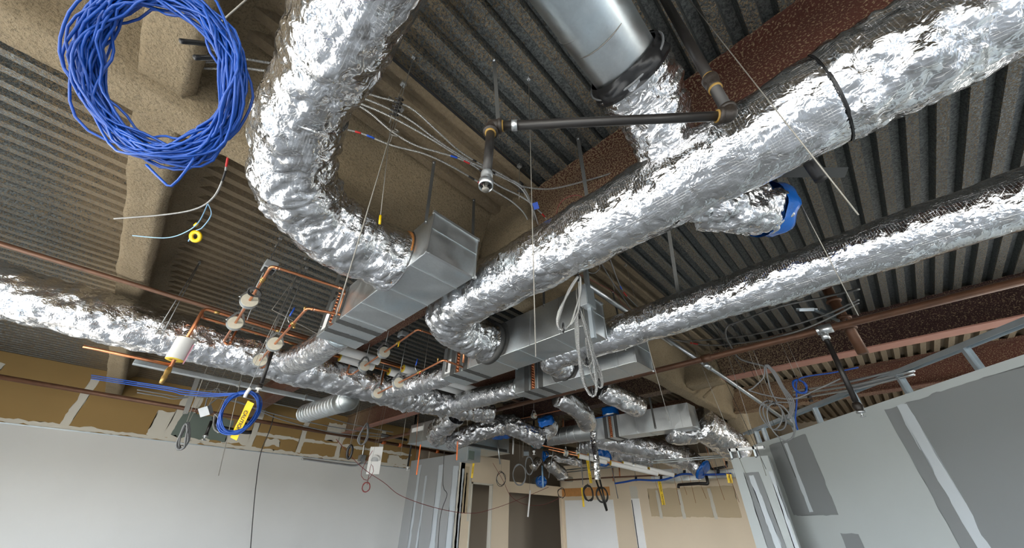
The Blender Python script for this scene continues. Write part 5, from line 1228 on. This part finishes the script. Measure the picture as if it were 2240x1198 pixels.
def rings(label, px, dd, Rpx, n, r, mat, name='cable_coil', sq=0.8, seed=0.0, tie=True, cat='cable coil', jit=0.08):
    c = at(px[0], px[1], **dd); R = Rpx*((c-EYE).dot(FW))/F
    t = thing(name, label, cat, c + V((0, 0, R)))
    ax = (FW + RT*0.15 + V((0, 0, -FW.z*0.9))).normalized()
    obj('cable', coil(NB(), c, ax, R, n, r, sq, jit, 30, 0, seed), M[mat], t)
    if dd.get('y', 0) < 13: obj('hanging_wire', tube(NB(), [c + V((0, 0, R*0.98)), V((c.x, c.y, H))], 0.003, 6), M['wire'], t)
    if tie: obj('tie', ring(NB(), c + V((0, 0, R)), ax.cross(V((0, 0, 1))), r*1.6+R*0.07, r*0.5, 12, 6), M['black'], t)
    return t
rings('left grey cable ring hanging before the metal studs at right', (1690, 908), dict(x=6.3), 30, 1, 0.010, 'grey_cable', sq=0.8, seed=2)
rings('right grey cable ring hanging before the metal studs at right', (1708, 922), dict(x=6.2), 38, 1, 0.010, 'grey_cable', sq=0.62, seed=4)
for i in range(4):
    armoured(('first', 'second', 'third', 'fourth')[i]+' of four grey cables bunched down to the stud wall', [(1674+i*2, 797, KX), (1690+i*3, 815+i, KX), (1705+i*3, 842+i, KX), (1722+i*4, 872, KX), (1728+i*3, 893, KX), (1722+i*2, 915, KX)], 0.009, 'grey_cable')
rings('small blue cable coil hooked under the tan deck at far right', (1750, 845), dict(x=7.4), 14, 4, 0.012, 'blue_cable', sq=0.9, seed=6, jit=0.15)
P = spline([at(x, y, x=7.4) for x, y in ((1878, 803), (1820, 815), (1770, 822), (1745, 830), (1742, 850), (1743, 880), (1740, 915), (1745, 940))], 0.06)
one('data_cable', tube(NB(), P, 0.011, 8), M['blue_cable'], 'blue cable sagging right from the small hooked coil', 'cable')
for i, (y0, y1, lb) in enumerate(((845, 830, 'upper'), (853, 840, 'middle'), (862, 848, 'lower'))):
    one('conduit', tube(NB(), spline([at(1735, y0+10, x=8.4), at(1800, y0, x=7.9), at(1878, y1, x=7.4), at(2000, y1-30, x=7.0)], 0.1), 0.018, 8), M['zinc'], lb+' of three grey conduits running right behind the drop pipe', 'conduit')
t = thing('cable_clip', 'black clip stack on the conduits behind the drop pipe', 'cable clip', at(1770, 855, x=7.6))
for k in range(4):
    p = at(1765+k*3, 852+k*8, x=7.6); obj('clip', obox(NB(), p, RT, FW, UP, 0.05, 0.03, 0.035), M['black'], t, False)
armoured('coloured wires curling out of the long duct top onto the red beam', [(1216, 478, dict(z=4.1)), (1222, 450, dict(z=4.15)), (1240, 432, dict(z=4.15)), (1265, 427, dict(z=4.12)), (1280, 437, dict(z=4.08))], 0.0035, 'red_wire')
armoured('curling coloured wires beneath the long duct beside the strut', [(1285, 595, dict(z=4.2)), (1300, 597, dict(z=4.2)), (1312, 585, dict(z=4.3)), (1308, 575, dict(z=4.3))], 0.008, 'armour_dark')
armoured('thin coloured wires following the thick conduit', [(1268, 600, dict(y=2.0)), (1300, 616, dict(y=2.0)), (1345, 640, dict(y=2.0)), (1362, 665, dict(y=2.0)), (1385, 680, dict(y=2.0))], 0.004, 'red_wire')
armoured('upper dark cable falling between long and narrower ducts', [(1315, 575, dict(z=4.45)), (1345, 625, dict(z=4.3)), (1360, 645, dict(z=4.2)), (1382, 680, dict(z=4.0))], 0.009, 'armour_dark')
armoured('lower dark cable falling between long and narrower ducts', [(1335, 568, dict(z=4.4)), (1350, 610, dict(z=4.35)), (1365, 640, dict(z=4.3)), (1395, 672, dict(z=4.1))], 0.009, 'armour_dark', bands=((0.7, 0.1, 'r'), (0.55, 0.1, 'b')))
t = thing('blue_tag', 'blue plastic tag on the cables at the red beam end', 'tag', at(1172, 450, z=4.25))
obj('tag', obox(NB(), at(1172, 450, z=4.25), RT+UP*0.3, FW, UP-RT*0.3, 0.055, 0.006, 0.07), M['blue'], t, False)
# ---------------------------------------------------------------- blue cable bundle close to the camera at the upper left
c = at(352, 165, d=1.0)
def big_coil():
    bm = NB(); P = []; seg = 40; n = 64
    ax = (FW*0.8 + V((0.1, 0.25, 0.35))).normalized(); u = RT; w = u.cross(ax).normalized() * -1
    if w.z < 0: w = -w
    for i in range(n*seg+1):
        q = 2*math.pi*i/seg; L = i/seg
        k1 = noise.noise(V((L*0.83, 1.0, 5.0))); k2 = noise.noise(V((L*0.71, 9.0, 2.0)))
        w1 = noise.noise(V((L*2.9, math.cos(q)*1.6, math.sin(q)*1.6))); w2 = noise.noise(V((L*2.3+40, math.cos(q)*1.4, math.sin(q)*1.4)))
        R = 0.205*(1+0.28*k1+0.16*w1)
        P.append(c + u*(math.sin(q)*R*1.02) + w*(math.cos(q)*R*1.05) + ax*(0.055*k2+0.05*w2))
    return tube(bm, P, 0.0036, 6)
t = thing('cable_bundle', 'thick bundle of blue data cable hanging near the camera at upper left', 'cable bundle', c + V((0, 0, 0.25)))
obj('cable', big_coil(), M['blue_cable'], t)
top = c + V((0, 0, 0.20))
obj('strap', tube(NB(), spline([top+V((0.02, 0, -0.06)), top+V((0.05, 0.02, 0.03)), top+V((0.01, 0.03, 0.06)), top+V((-0.03, 0.01, -0.02))], 0.02), 0.008, 8), M['black'], t)
obj('hanging_wire', tube(NB(), [top+V((0.0, 0.0, 0.05)), V((top.x, top.y, H))], 0.003, 6), M['wire'], t)
obj('loose_end', tube(NB(), spline([at(425, 345, d=1.0), at(405, 375, d=1.0), at(375, 407, d=1.0), at(355, 395, d=1.0), at(320, 360, d=1.0)], 0.02), 0.0036, 6), M['blue_cable'], t)
# yellow disc with its cord
p = at(428, 517, d=3.1)
t = thing('yellow_disc', 'yellow plastic disc hung on blue-white cord at far left', 'disc', p)
obj('disc', hollow(NB(), p-FW*0.008+UP*0.0, p+FW*0.008, 0.054, 0.024, 28), M['yellow'], t)
obj('cord', tube(NB(), spline([at(455, 445, z=4.0), at(462, 470, d=3.15), at(440, 500, d=3.1), at(425, 505, d=3.1), at(412, 528, d=3.1)], 0.03), 0.0045, 6), M['light_blue'], t)
obj('cord', tube(NB(), spline([at(455, 445, z=4.0), at(435, 485, d=3.1), at(405, 508, d=3.1), at(362, 520, d=3.1), at(290, 515, d=3.1)], 0.03), 0.0045, 6), M['light_blue'], t)
obj('yellow_sleeve', tube(NB(), [at(432, 488, d=3.1), at(426, 494, d=3.1)], 0.013, 8), M['yellow'], t)
# ---------------------------------------------------------------- left wall area: coils, caution tape, boxes
def text_bm(txt, size):
    cu = bpy.data.curves.new('t', 'FONT'); cu.body = txt; cu.size = size; cu.align_x = 'CENTER'; cu.align_y = 'CENTER'; cu.extrude = 0.0008; cu.offset = size*0.012
    o = bpy.data.objects.new('t', cu); COL.objects.link(o)
    dg = bpy.context.evaluated_depsgraph_get(); me = bpy.data.meshes.new_from_object(o.evaluated_get(dg))
    bm = NB(); bm.from_mesh(me); bpy.data.objects.remove(o); bpy.data.curves.remove(cu); bpy.data.meshes.remove(me)
    return bm
def caution(label, a, b, w, words, pos, flip=False):
    """yellow tape hanging from a to b; words sit along it at the given fractions"""
    a, b = V(a), V(b); d = (b-a).normalized(); s = d.cross(FW).normalized()
    if s.dot(RT) < 0: s = -s
    n = s.cross(d).normalized()
    if n.dot(FW) > 0: n = -n
    t = thing('caution_tape', label, 'caution tape', a, 'caution tapes')
    P = [a.lerp(b, i/12) + n*0.004*math.sin(i*0.9) for i in range(13)]; bm = NB(); rows = []
    for i, p in enumerate(P): rows.append([bm.verts.new(p-s*w/2), bm.verts.new(p+s*w/2), bm.verts.new(p+s*w/2-n*0.002), bm.verts.new(p-s*w/2-n*0.002)])
    for i in range(12):
        for k in range(4): bm.faces.new((rows[i][k], rows[i][(k+1) % 4], rows[i+1][(k+1) % 4], rows[i+1][k]))
    bm.faces.new(rows[0]); bm.faces.new(rows[-1][::-1])
    obj('tape', bm, M['yellow'], t, False)
    for wd, f in zip(words, pos):
        bm = text_bm(wd, min(w*0.72, (b-a).length*0.9/len(words)/4.5))
        xx = d if not flip else -d; yy = n.cross(xx)
        i = min(11, int(f*12)); base = a.lerp(b, f) + n*0.012
        mt = Matrix(((xx.x, yy.x, n.x, base.x), (xx.y, yy.y, n.y, base.y), (xx.z, yy.z, n.z, base.z), (0, 0, 0, 1)))
        bmesh.ops.transform(bm, matrix=mt, verts=bm.verts)
        obj('lettering', bm, M['tape_ink'], t, False, label='black word '+wd)
    return t
cb = at(525, 899, d=4.3)
t = thing('cable_coil', 'big blue cable coil with caution tape hanging before the brown left wall', 'cable coil', cb + V((0, 0, 0.25)))
obj('cable', coil(NB(), cb, (V((FW.x, FW.y, 0)).normalized()*0.95-RT*0.3), 0.235, 30, 0.006, 0.80, 0.15, 32, 0.10, 2.0), M['blue_cable'], t)
obj('black_band', ring(NB(), at(541, 922, d=4.3), RT+UP*0.6, 0.035, 0.011, 14, 6), M['black'], t)
obj('white_tie', tube(NB(), spline([at(536, 868, d=4.25), at(539, 860, d=4.25), at(545, 852, d=4.25), at(548, 848, d=4.25)], 0.02), 0.02, 8), M['white'], t)
obj('hook_rod', tube(NB(), [at(541, 858, d=4.3), V((at(541, 858, d=4.3).x, at(541, 858, d=4.3).y, H))], 0.004, 6), M['rod'], t)
caution('CAUTION tape threaded through the big blue coil at left', at(549, 879, d=4.2), at(510, 960, d=4.2), 0.085, ('CAUTION',), (0.50,))
for k in range(3):
    P = spline([at(540, 858+k, d=4.3), at(470, 860+k*3, d=4.6), at(400, 852+k*5, d=5.0), at(362, 845+k*4, d=5.2), at(200, 820+k*4, d=6.0)], 0.08)
    one('data_cable', tube(NB(), P, 0.007, 6), M['blue_cable'], ('top', 'middle', 'bottom')[k]+' of three blue cables sagging left from the big coil', 'cable')
def slack(label, px, r, mat, dd=None, name='cable', cat='cable'):
    P = spline([at(p[0], p[1], **(dd or p[2])) for p in px], 0.08)
    return one(name, tube(NB(), P, r, 6), M[mat], label, cat, org=P[0])
YA = dict(y=11.6)
slack('upper pale cable strung along the brown wall at far left', [(300, 838), (362, 847), (420, 855), (480, 855), (560, 875), (660, 895), (760, 925), (860, 945)], 0.014, 'grey_cable', YA)
slack('middle pale cable strung along the brown wall at far left', [(300, 852), (362, 862), (400, 868), (450, 866), (520, 880), (600, 905), (700, 928), (800, 945), (880, 955)], 0.014, 'grey_cable', YA)
slack('lower pale cable strung along the brown wall at far left', [(300, 858), (362, 868), (380, 872), (440, 868), (520, 878), (600, 912), (680, 935), (760, 950), (850, 955)], 0.014, 'grey_cable', YA)
slack('looping grey cable over the green patch at far left', [(448, 895), (452, 875), (463, 855), (478, 850), (482, 865), (470, 875), (458, 885), (455, 898)], 0.014, 'grey_cable', YA)
q = at(451, 898, y=9.6)
t = thing('junction_box', 'pale square junction box hanging over the green patch', 'junction box', q)
obj('box', obox(NB(), q, RT+UP*0.3, FW, UP-RT*0.3, 0.19, 0.09, 0.17), M['grey_box'], t, False); obj('cover', obox(NB(), q-FW*0.05, RT+UP*0.3, FW, UP-RT*0.3, 0.2, 0.01, 0.18), M['zinc'], t, False)
obj('rod', tube(NB(), [q, V((q.x, q.y, H))], 0.004, 6), M['wire'], t)
loopcoil('wound grey cable coil hanging at far left under the junction box', (410, 925), (396, 982), 22, 5, 0.016, 3.0, 'grey_cable', dict(y=9.0))
loopcoil('grey armoured loop hanging left of the big blue coil', (473, 905), (478, 945), 22, 3, 0.014, 6.0, 'armour', dict(y=9.0), ties=False)
loopcoil('pale cable bundle hanging below the red beam end at left', (803, 925), (790, 972), 22, 5, 0.016, 8.0, 'grey_cable', dict(y=9.6))
rings('black and grey band ring hanging on pale wire before the paint line', (765, 988), dict(y=9.0), 13, 1, 0.03, 'black', name='band_ring', sq=0.45, tie=False, cat='ring')
slack('dark cable hanging straight down the white left wall', [(600, 905, dict(y=12)), (590, 940, dict(y=12)), (570, 992, dict(y=13.9)), (560, 1060, dict(y=13.9)), (553, 1134, dict(y=13.9)), (548, 1200, dict(y=13.9))], 0.012, 'black_cable')
slack('grey conduit along the paint line of the left wall', [(660, 1003, dict(y=14.13)), (740, 1014, dict(y=14.13)), (775, 1018, dict(y=14.13)), (790, 1012, dict(y=14.13)), (792, 1000, dict(y=14.13)), (797, 970, dict(y=14.1))], 0.03, 'zinc', name='conduit', cat='conduit')
q = at(791, 1002, y=14.1); t = thing('junction_box', 'small grey box on the left wall beside the hanging paper', 'junction box', q)
obj('box', box(NB(), (q.x-0.1, 14.02, q.z-0.1), (q.x+0.1, 14.2, q.z+0.1), 0.008), M['grey_box'], t, False); obj('cover', box(NB(), (q.x-0.11, 14.01, q.z-0.11), (q.x+0.11, 14.02, q.z+0.11)), M['zinc'], t, False)
# white sheet with the grey disc drawn on it
q = at(820, 1006, y=10.8); w = 0.42*((q-EYE).dot(FW))/8.6
t = thing('ceiling_speaker_sheet', 'white sheet with round grey speaker hanging before the left wall', 'sheet', q + V((0, 0, w)))
ux, uz = RT*0.99+UP*0.0, (V((0, 0, 1))-RT*0.05).normalized(); k_ = ((q-EYE).dot(FW))/F
obj('sheet', obox(NB(), q, ux, FW, uz, 28*k_, 0.012, 54*k_), M['paper'], t, False)
n_ = -FW
obj('disc', cyl(NB(), q+n_*0.006, q+n_*0.014, 12*k_, 28), M['white'], t); obj('speaker', cyl(NB(), q+n_*0.014, q+n_*0.022, 8*k_, 28), M['grey_paint'], t)
obj('wire', tube(NB(), [q+uz*25*k_, V((q.x, q.y, H))], 0.005, 6), M['wire'], t)
YR = dict(y=9.6)
slack('dark red wire sagging across the left wall to the doorway', [(735, 960), (790, 1020), (840, 1055), (880, 1085), (960, 1112), (1030, 1122), (1080, 1112), (1130, 1094)], 0.007, 'red_wire', YR)
slack('thin red wire looping down by the hanging paper', [(815, 985), (795, 1020), (790, 1040), (803, 1050), (817, 1030), (812, 1015), (806, 1045), (803, 1060)], 0.007, 'red_wire', YR)
rings('small red wire coil hanging against the white left wall', (801, 1065), YR, 9, 7, 0.008, 'red_wire', sq=1.0, seed=8, jit=0.12)
slack('thin red wire climbing right over the dark opening', [(1130, 1094), (1165, 1080), (1200, 1065)], 0.007, 'red_wire', YR)
slack('thin red wire sagging across the dark opening', [(1078, 1012), (1100, 1050), (1118, 1085), (1150, 1103), (1190, 1103), (1225, 1088)], 0.007, 'red_wire', YR)
slack('thin black cable hanging in front of the grey stub wall', [(972, 985), (969, 1060), (978, 1080), (968, 1110), (962, 1140), (958, 1198)], 0.009, 'black_cable', YR)
for (x0, y0, x1, y1, lb) in ((920, 972, 911, 1038, 'orange ribbon hanging under the wide low far box'), (1001, 965, 999, 1006, 'orange ribbon hanging under the two-bend foil duct')):
    k = 9.2 if x0 < 950 else 8.2; a, b = at(x0, y0, y=k), at(x1, y1, y=k)
    one('ribbon', bar(NB(), a, b, 0.03, 0.004, up=FW), M['orange'], lb, 'ribbon', org=a, smooth=False)
caution('CAUTION tape hanging under the green-screened coil box', at(1036, 1013, y=9.3), at(1032, 1045, y=9.3), 0.06, ('CAUTION',), (0.45,))
caution('CAUTION tape hanging in the clutter left of silver strip', at(1285, 1005, x=9.6), at(1293, 1056, x=9.6), 0.075, ('CAUTION', 'CAUTION'), (0.22, 0.78))
caution('short CAUTION tape above the dark opening corner', at(1273, 1066, x=11), at(1277, 1108, x=11), 0.06, ('CAUTION',), (0.5,))
caution('CAUTION tape hanging from the blue cable before the tan end wall', at(1442, 1052, x=12.2), at(1452, 1104, x=12.2), 0.10, ('CAUTION', 'CAUTION'), (0.22, 0.78))
caution('short CAUTION tape beside the right partition edge', at(1594, 1036, x=11), at(1598, 1056, x=11), 0.13, ('CAUTION',), (0.5,))
for px, r_, lb in (((1136, 1038), 20, 'left grey cable coil above the low header'), ((1158, 1018), 17, 'right grey cable coil above the low header')):
    rings(lb, px, dict(y=8.6), r_, 7, 0.011, 'grey_cable', sq=0.7 if r_ == 20 else 0.5, seed=r_*1.0, jit=0.1)
rings('thin dark cable ring left of the door head', (1096, 1047), dict(y=9.6), 13, 2, 0.009, 'black_cable', sq=0.75, seed=12, jit=0.3)
rings('thin black cable loops at the header middle', (1228, 1078), dict(y=9.8), 9, 2, 0.010, 'black_cable', sq=0.9, seed=14, jit=0.4)
rings('left thick black cable coil before the white wall', (1287, 1078), dict(x=10.6), 15, 3, 0.018, 'black_cable', sq=0.65, seed=16, jit=0.3)
rings('right thick black cable coil before the white wall', (1317, 1082), dict(x=10.6), 14, 4, 0.018, 'black_cable', sq=0.85, seed=18, jit=0.15)
for (x0, y0, x1, y1, lb) in ((1304, 1050, 1327, 1117, 'left of two black rods slanting through the cable coil'), (1312, 1048, 1328, 1116, 'right of two black rods slanting through the cable coil')):
    rod('rod', lb, at(x0, y0, x=10.4), at(x1, y1, x=10.4), 0.025, M['black_cable'], 'rod')
P = spline([at(x, y, x=12.0) for x, y in ((1345, 1057), (1370, 1053), (1392, 1049), (1430, 1050), (1455, 1048), (1480, 1040), (1497, 1036), (1530, 1038), (1570, 1037), (1600, 1036))], 0.1)
one('data_cable', tube(NB(), P, 0.028, 8), M['blue_cable'], 'long dark blue cable strung before the tan end wall', 'cable')
for i, (x, y, lb) in enumerate(((1391, 1046, 'leftmost'), (1446, 1046, 'second'), (1497, 1032, 'third'), (1571, 1032, 'rightmost'))):
    p = at(x, y, x=12.0); t = thing('cable_clip', lb+' black hook on the long dark blue cable', 'cable clip', p, 'hooks on the dark blue cable')
    obj('clip', obox(NB(), p, RT, FW, UP, 0.06, 0.05, 0.14), M['black'], t, False); obj('rod', tube(NB(), [p, V((p.x, p.y, H))], 0.006, 6), M['wire'], t)
for (x0, y0, x1, y1, r_, m, lb) in ((1175, 1040, 1168, 1066, 0.0, '', ''), (1186, 1018, 1188, 1066, 0.03, 'light_blue', 'pale blue pipe standing below the right grey cable coil'), (1160, 1072, 1155, 1130, 0.028, 'white', 'white tube hanging before the dark opening'), (1123, 958, 1122, 993, 0.03, 'white', 'white conduit drop behind the left grey cable coil'), (1088, 962, 1094, 1015, 0.025, 'zinc', 'bent grey conduit drop right of the coil box')):
    if r_: rod('conduit', lb, at(x0, y0, y=9.0), at(x1, y1, y=9.0), r_, M[m], 'conduit')
q = at(1151, 990, y=8.6); t = thing('junction_box', 'square metal junction box above the grey cable coils', 'junction box', q)
obj('box', obox(NB(), q, RT, FW, UP, 0.16, 0.1, 0.13), M['zinc'], t, False); obj('cover', obox(NB(), q-FW*0.055, RT, FW, UP, 0.17, 0.012, 0.14), M['stud'], t, False); obj('rod', tube(NB(), [q, V((q.x, q.y, H))], 0.006, 6), M['wire'], t)
for i, (y0, y1, lb) in enumerate(((1008, 1000, 'upper'), (1013, 1004, 'lower'))):
    emt(lb+' of two long thin conduits crossing the far clutter', [(1235, y0+20, dict(x=10.9)), (1400, y0+2, dict(x=10.9)), (1600, y1-6, dict(x=10.6))], 0.018, 'galv_dull')
# door leaf opening details and end door
# ---------------------------------------------------------------- metal studs over the right partition
TZ = 3.42
def stud(label, u, z0=PT-0.05, w=0.09):
    c = Q0 + QD*u - QN*0.05
    bm = NB(); d, n = QD, QN
    obox(bm, c + V((0, 0, (z0+TZ)/2)), d, n, (0, 0, 1), 0.004, w, TZ-z0)
    obox(bm, c + d*0.018 + n*w/2 + V((0, 0, (z0+TZ)/2)), d, n, (0, 0, 1), 0.036, 0.003, TZ-z0)
    obox(bm, c + d*0.018 - n*w/2 + V((0, 0, (z0+TZ)/2)), d, n, (0, 0, 1), 0.036, 0.003, TZ-z0)
    return one('metal_stud', bm, M['stud'], label, 'metal stud', 'studs of the right partition', org=c + V((0, 0, z0)), smooth=False)
for u, lb in ((0.15, 'leftmost metal stud over the right partition'), (0.45, 'second metal stud from the left over the right partition'), (1.45, 'metal stud behind the grey cable rings'), (2.15, 'metal stud right of the grey cable rings'), (3.05, 'metal stud near the black drop pipe'), (3.9, 'metal stud right of the black drop pipe'), (4.8, 'metal stud furthest right over the partition')):
    stud(lb, u)
bm = NB(); obox(bm, Q0 + QD*3.9 - QN*0.05 + V((0, 0, TZ)), QD, QN, (0, 0, 1), 8.4, 0.10, 0.004)
for s in (-1, 1): obox(bm, Q0 + QD*3.9 - QN*0.05 + QN*s*0.05 + V((0, 0, TZ-0.03)), QD, QN, (0, 0, 1), 8.4, 0.003, 0.06)
one('stud_track', bm, M['stud'], 'long steel top track over the right partition studs', 'stud track', org=Q0 + V((0, 0, TZ)), smooth=False)
bm = NB(); box(bm, (PX0-0.0, PY0+0.02, 2.90), (PX0+0.10, PY1, 2.905)); box(bm, (PX0, PY0+0.02, 2.85), (PX0+0.003, PY1, 2.905)); box(bm, (PX0+0.097, PY0+0.02, 2.85), (PX0+0.1, PY1, 2.905))
one('stud_track', bm, M['zinc'], 'short bright steel track over the narrow panel', 'stud track', smooth=False)
for y, lb in ((PY1-0.03, 'bright stud at the outer edge of the narrow panel'), (PY1-0.17, 'bright stud second from the narrow panel edge'), (PY0+0.2, 'bright stud near the inner side of the narrow panel')):
    bm = NB(); box(bm, (PX0, y-0.018, 2.7), (PX0+0.003, y+0.018, 2.9)); box(bm, (PX0, y-0.018, 2.7), (PX0+0.1, y-0.015, 2.9)); box(bm, (PX0+0.097, y-0.018, 2.7), (PX0+0.1, y+0.018, 2.9))
    one('metal_stud', bm, M['stud'], lb, 'metal stud', 'studs of the narrow panel', smooth=False)
# bent stud lying on the rusty pipe at right
a, b, c_ = at(1745, 680, x=6.4), at(1785, 679, x=6.5), at(1845, 705, x=6.2)
t = thing('bent_channel', 'bent bright steel channel lying over the rusty pipe at right', 'metal channel', a)
for p, q in ((a, b), (b, c_)):
    bm = NB(); d = (q-p).normalized(); bar(bm, p, q, 0.11, 0.004, up=UP); s = d.cross(UP).normalized(); n = s.cross(d)
    bar(bm, p+n*0.02+s*0.055, q+n*0.02+s*0.055, 0.04, 0.004, up=s); bar(bm, p+n*0.02-s*0.055, q+n*0.02-s*0.055, 0.04, 0.004, up=s)
    obj('channel', bm, M['stud'], t, False)
# ---------------------------------------------------------------- ceiling wires for what hangs free
def hang(frag, px=None, top=H+0.05):
    for o in list(bpy.data.objects):
        if o.parent is None and frag == o.get('label'):
            pts = [gloc(c) + v.co for c in [o]+list(o.children) if c.type == 'MESH' for v in c.data.vertices]
            q = max(pts, key=lambda p: p.z)
            if q.z < top-0.03:
                obj('hanging_wire', tube(NB(), [q-V((0, 0, 0.01)), V((q.x, q.y, top))], 0.0035, 6), M['wire'], o)
for lb in ('foil duct under the girder, running down to the right from the third box', 'wrinkled foil duct behind the copper zigzag, falling to the far spiral duct', 'white conduit drop behind the left grey cable coil', 'small foil end hanging behind the two grey cable coils', 'small black pipe loop above the tan end wall at right', 'copper riser left of two in the far clutter', 'copper riser right of two in the far clutter', 'pale blue pipe standing below the right grey cable coil', 'long silver foil tape strip dangling below the far coil box', 'bent black pipe with short drop in front of tan end wall', 'short CAUTION tape above the dark opening corner', 'short CAUTION tape beside the right partition edge', 'CAUTION tape hanging from the blue cable before the tan end wall', 'left of two black rods slanting through the cable coil', 'right of two black rods slanting through the cable coil', 'white tube hanging before the dark opening', 'thinner copper riser behind the open-ended spiral duct', 'far horizontal foil duct with blue cap at its left end, in the clutter', 'curling coloured wires beneath the long duct beside the strut', 'thin coloured wires following the thick conduit', 'upper dark cable falling between long and narrower ducts', 'lower dark cable falling between long and narrower ducts', 'black clip stack on the conduits behind the drop pipe', 'orange ribbon hanging under the wide low far box'):
    hang(lb)
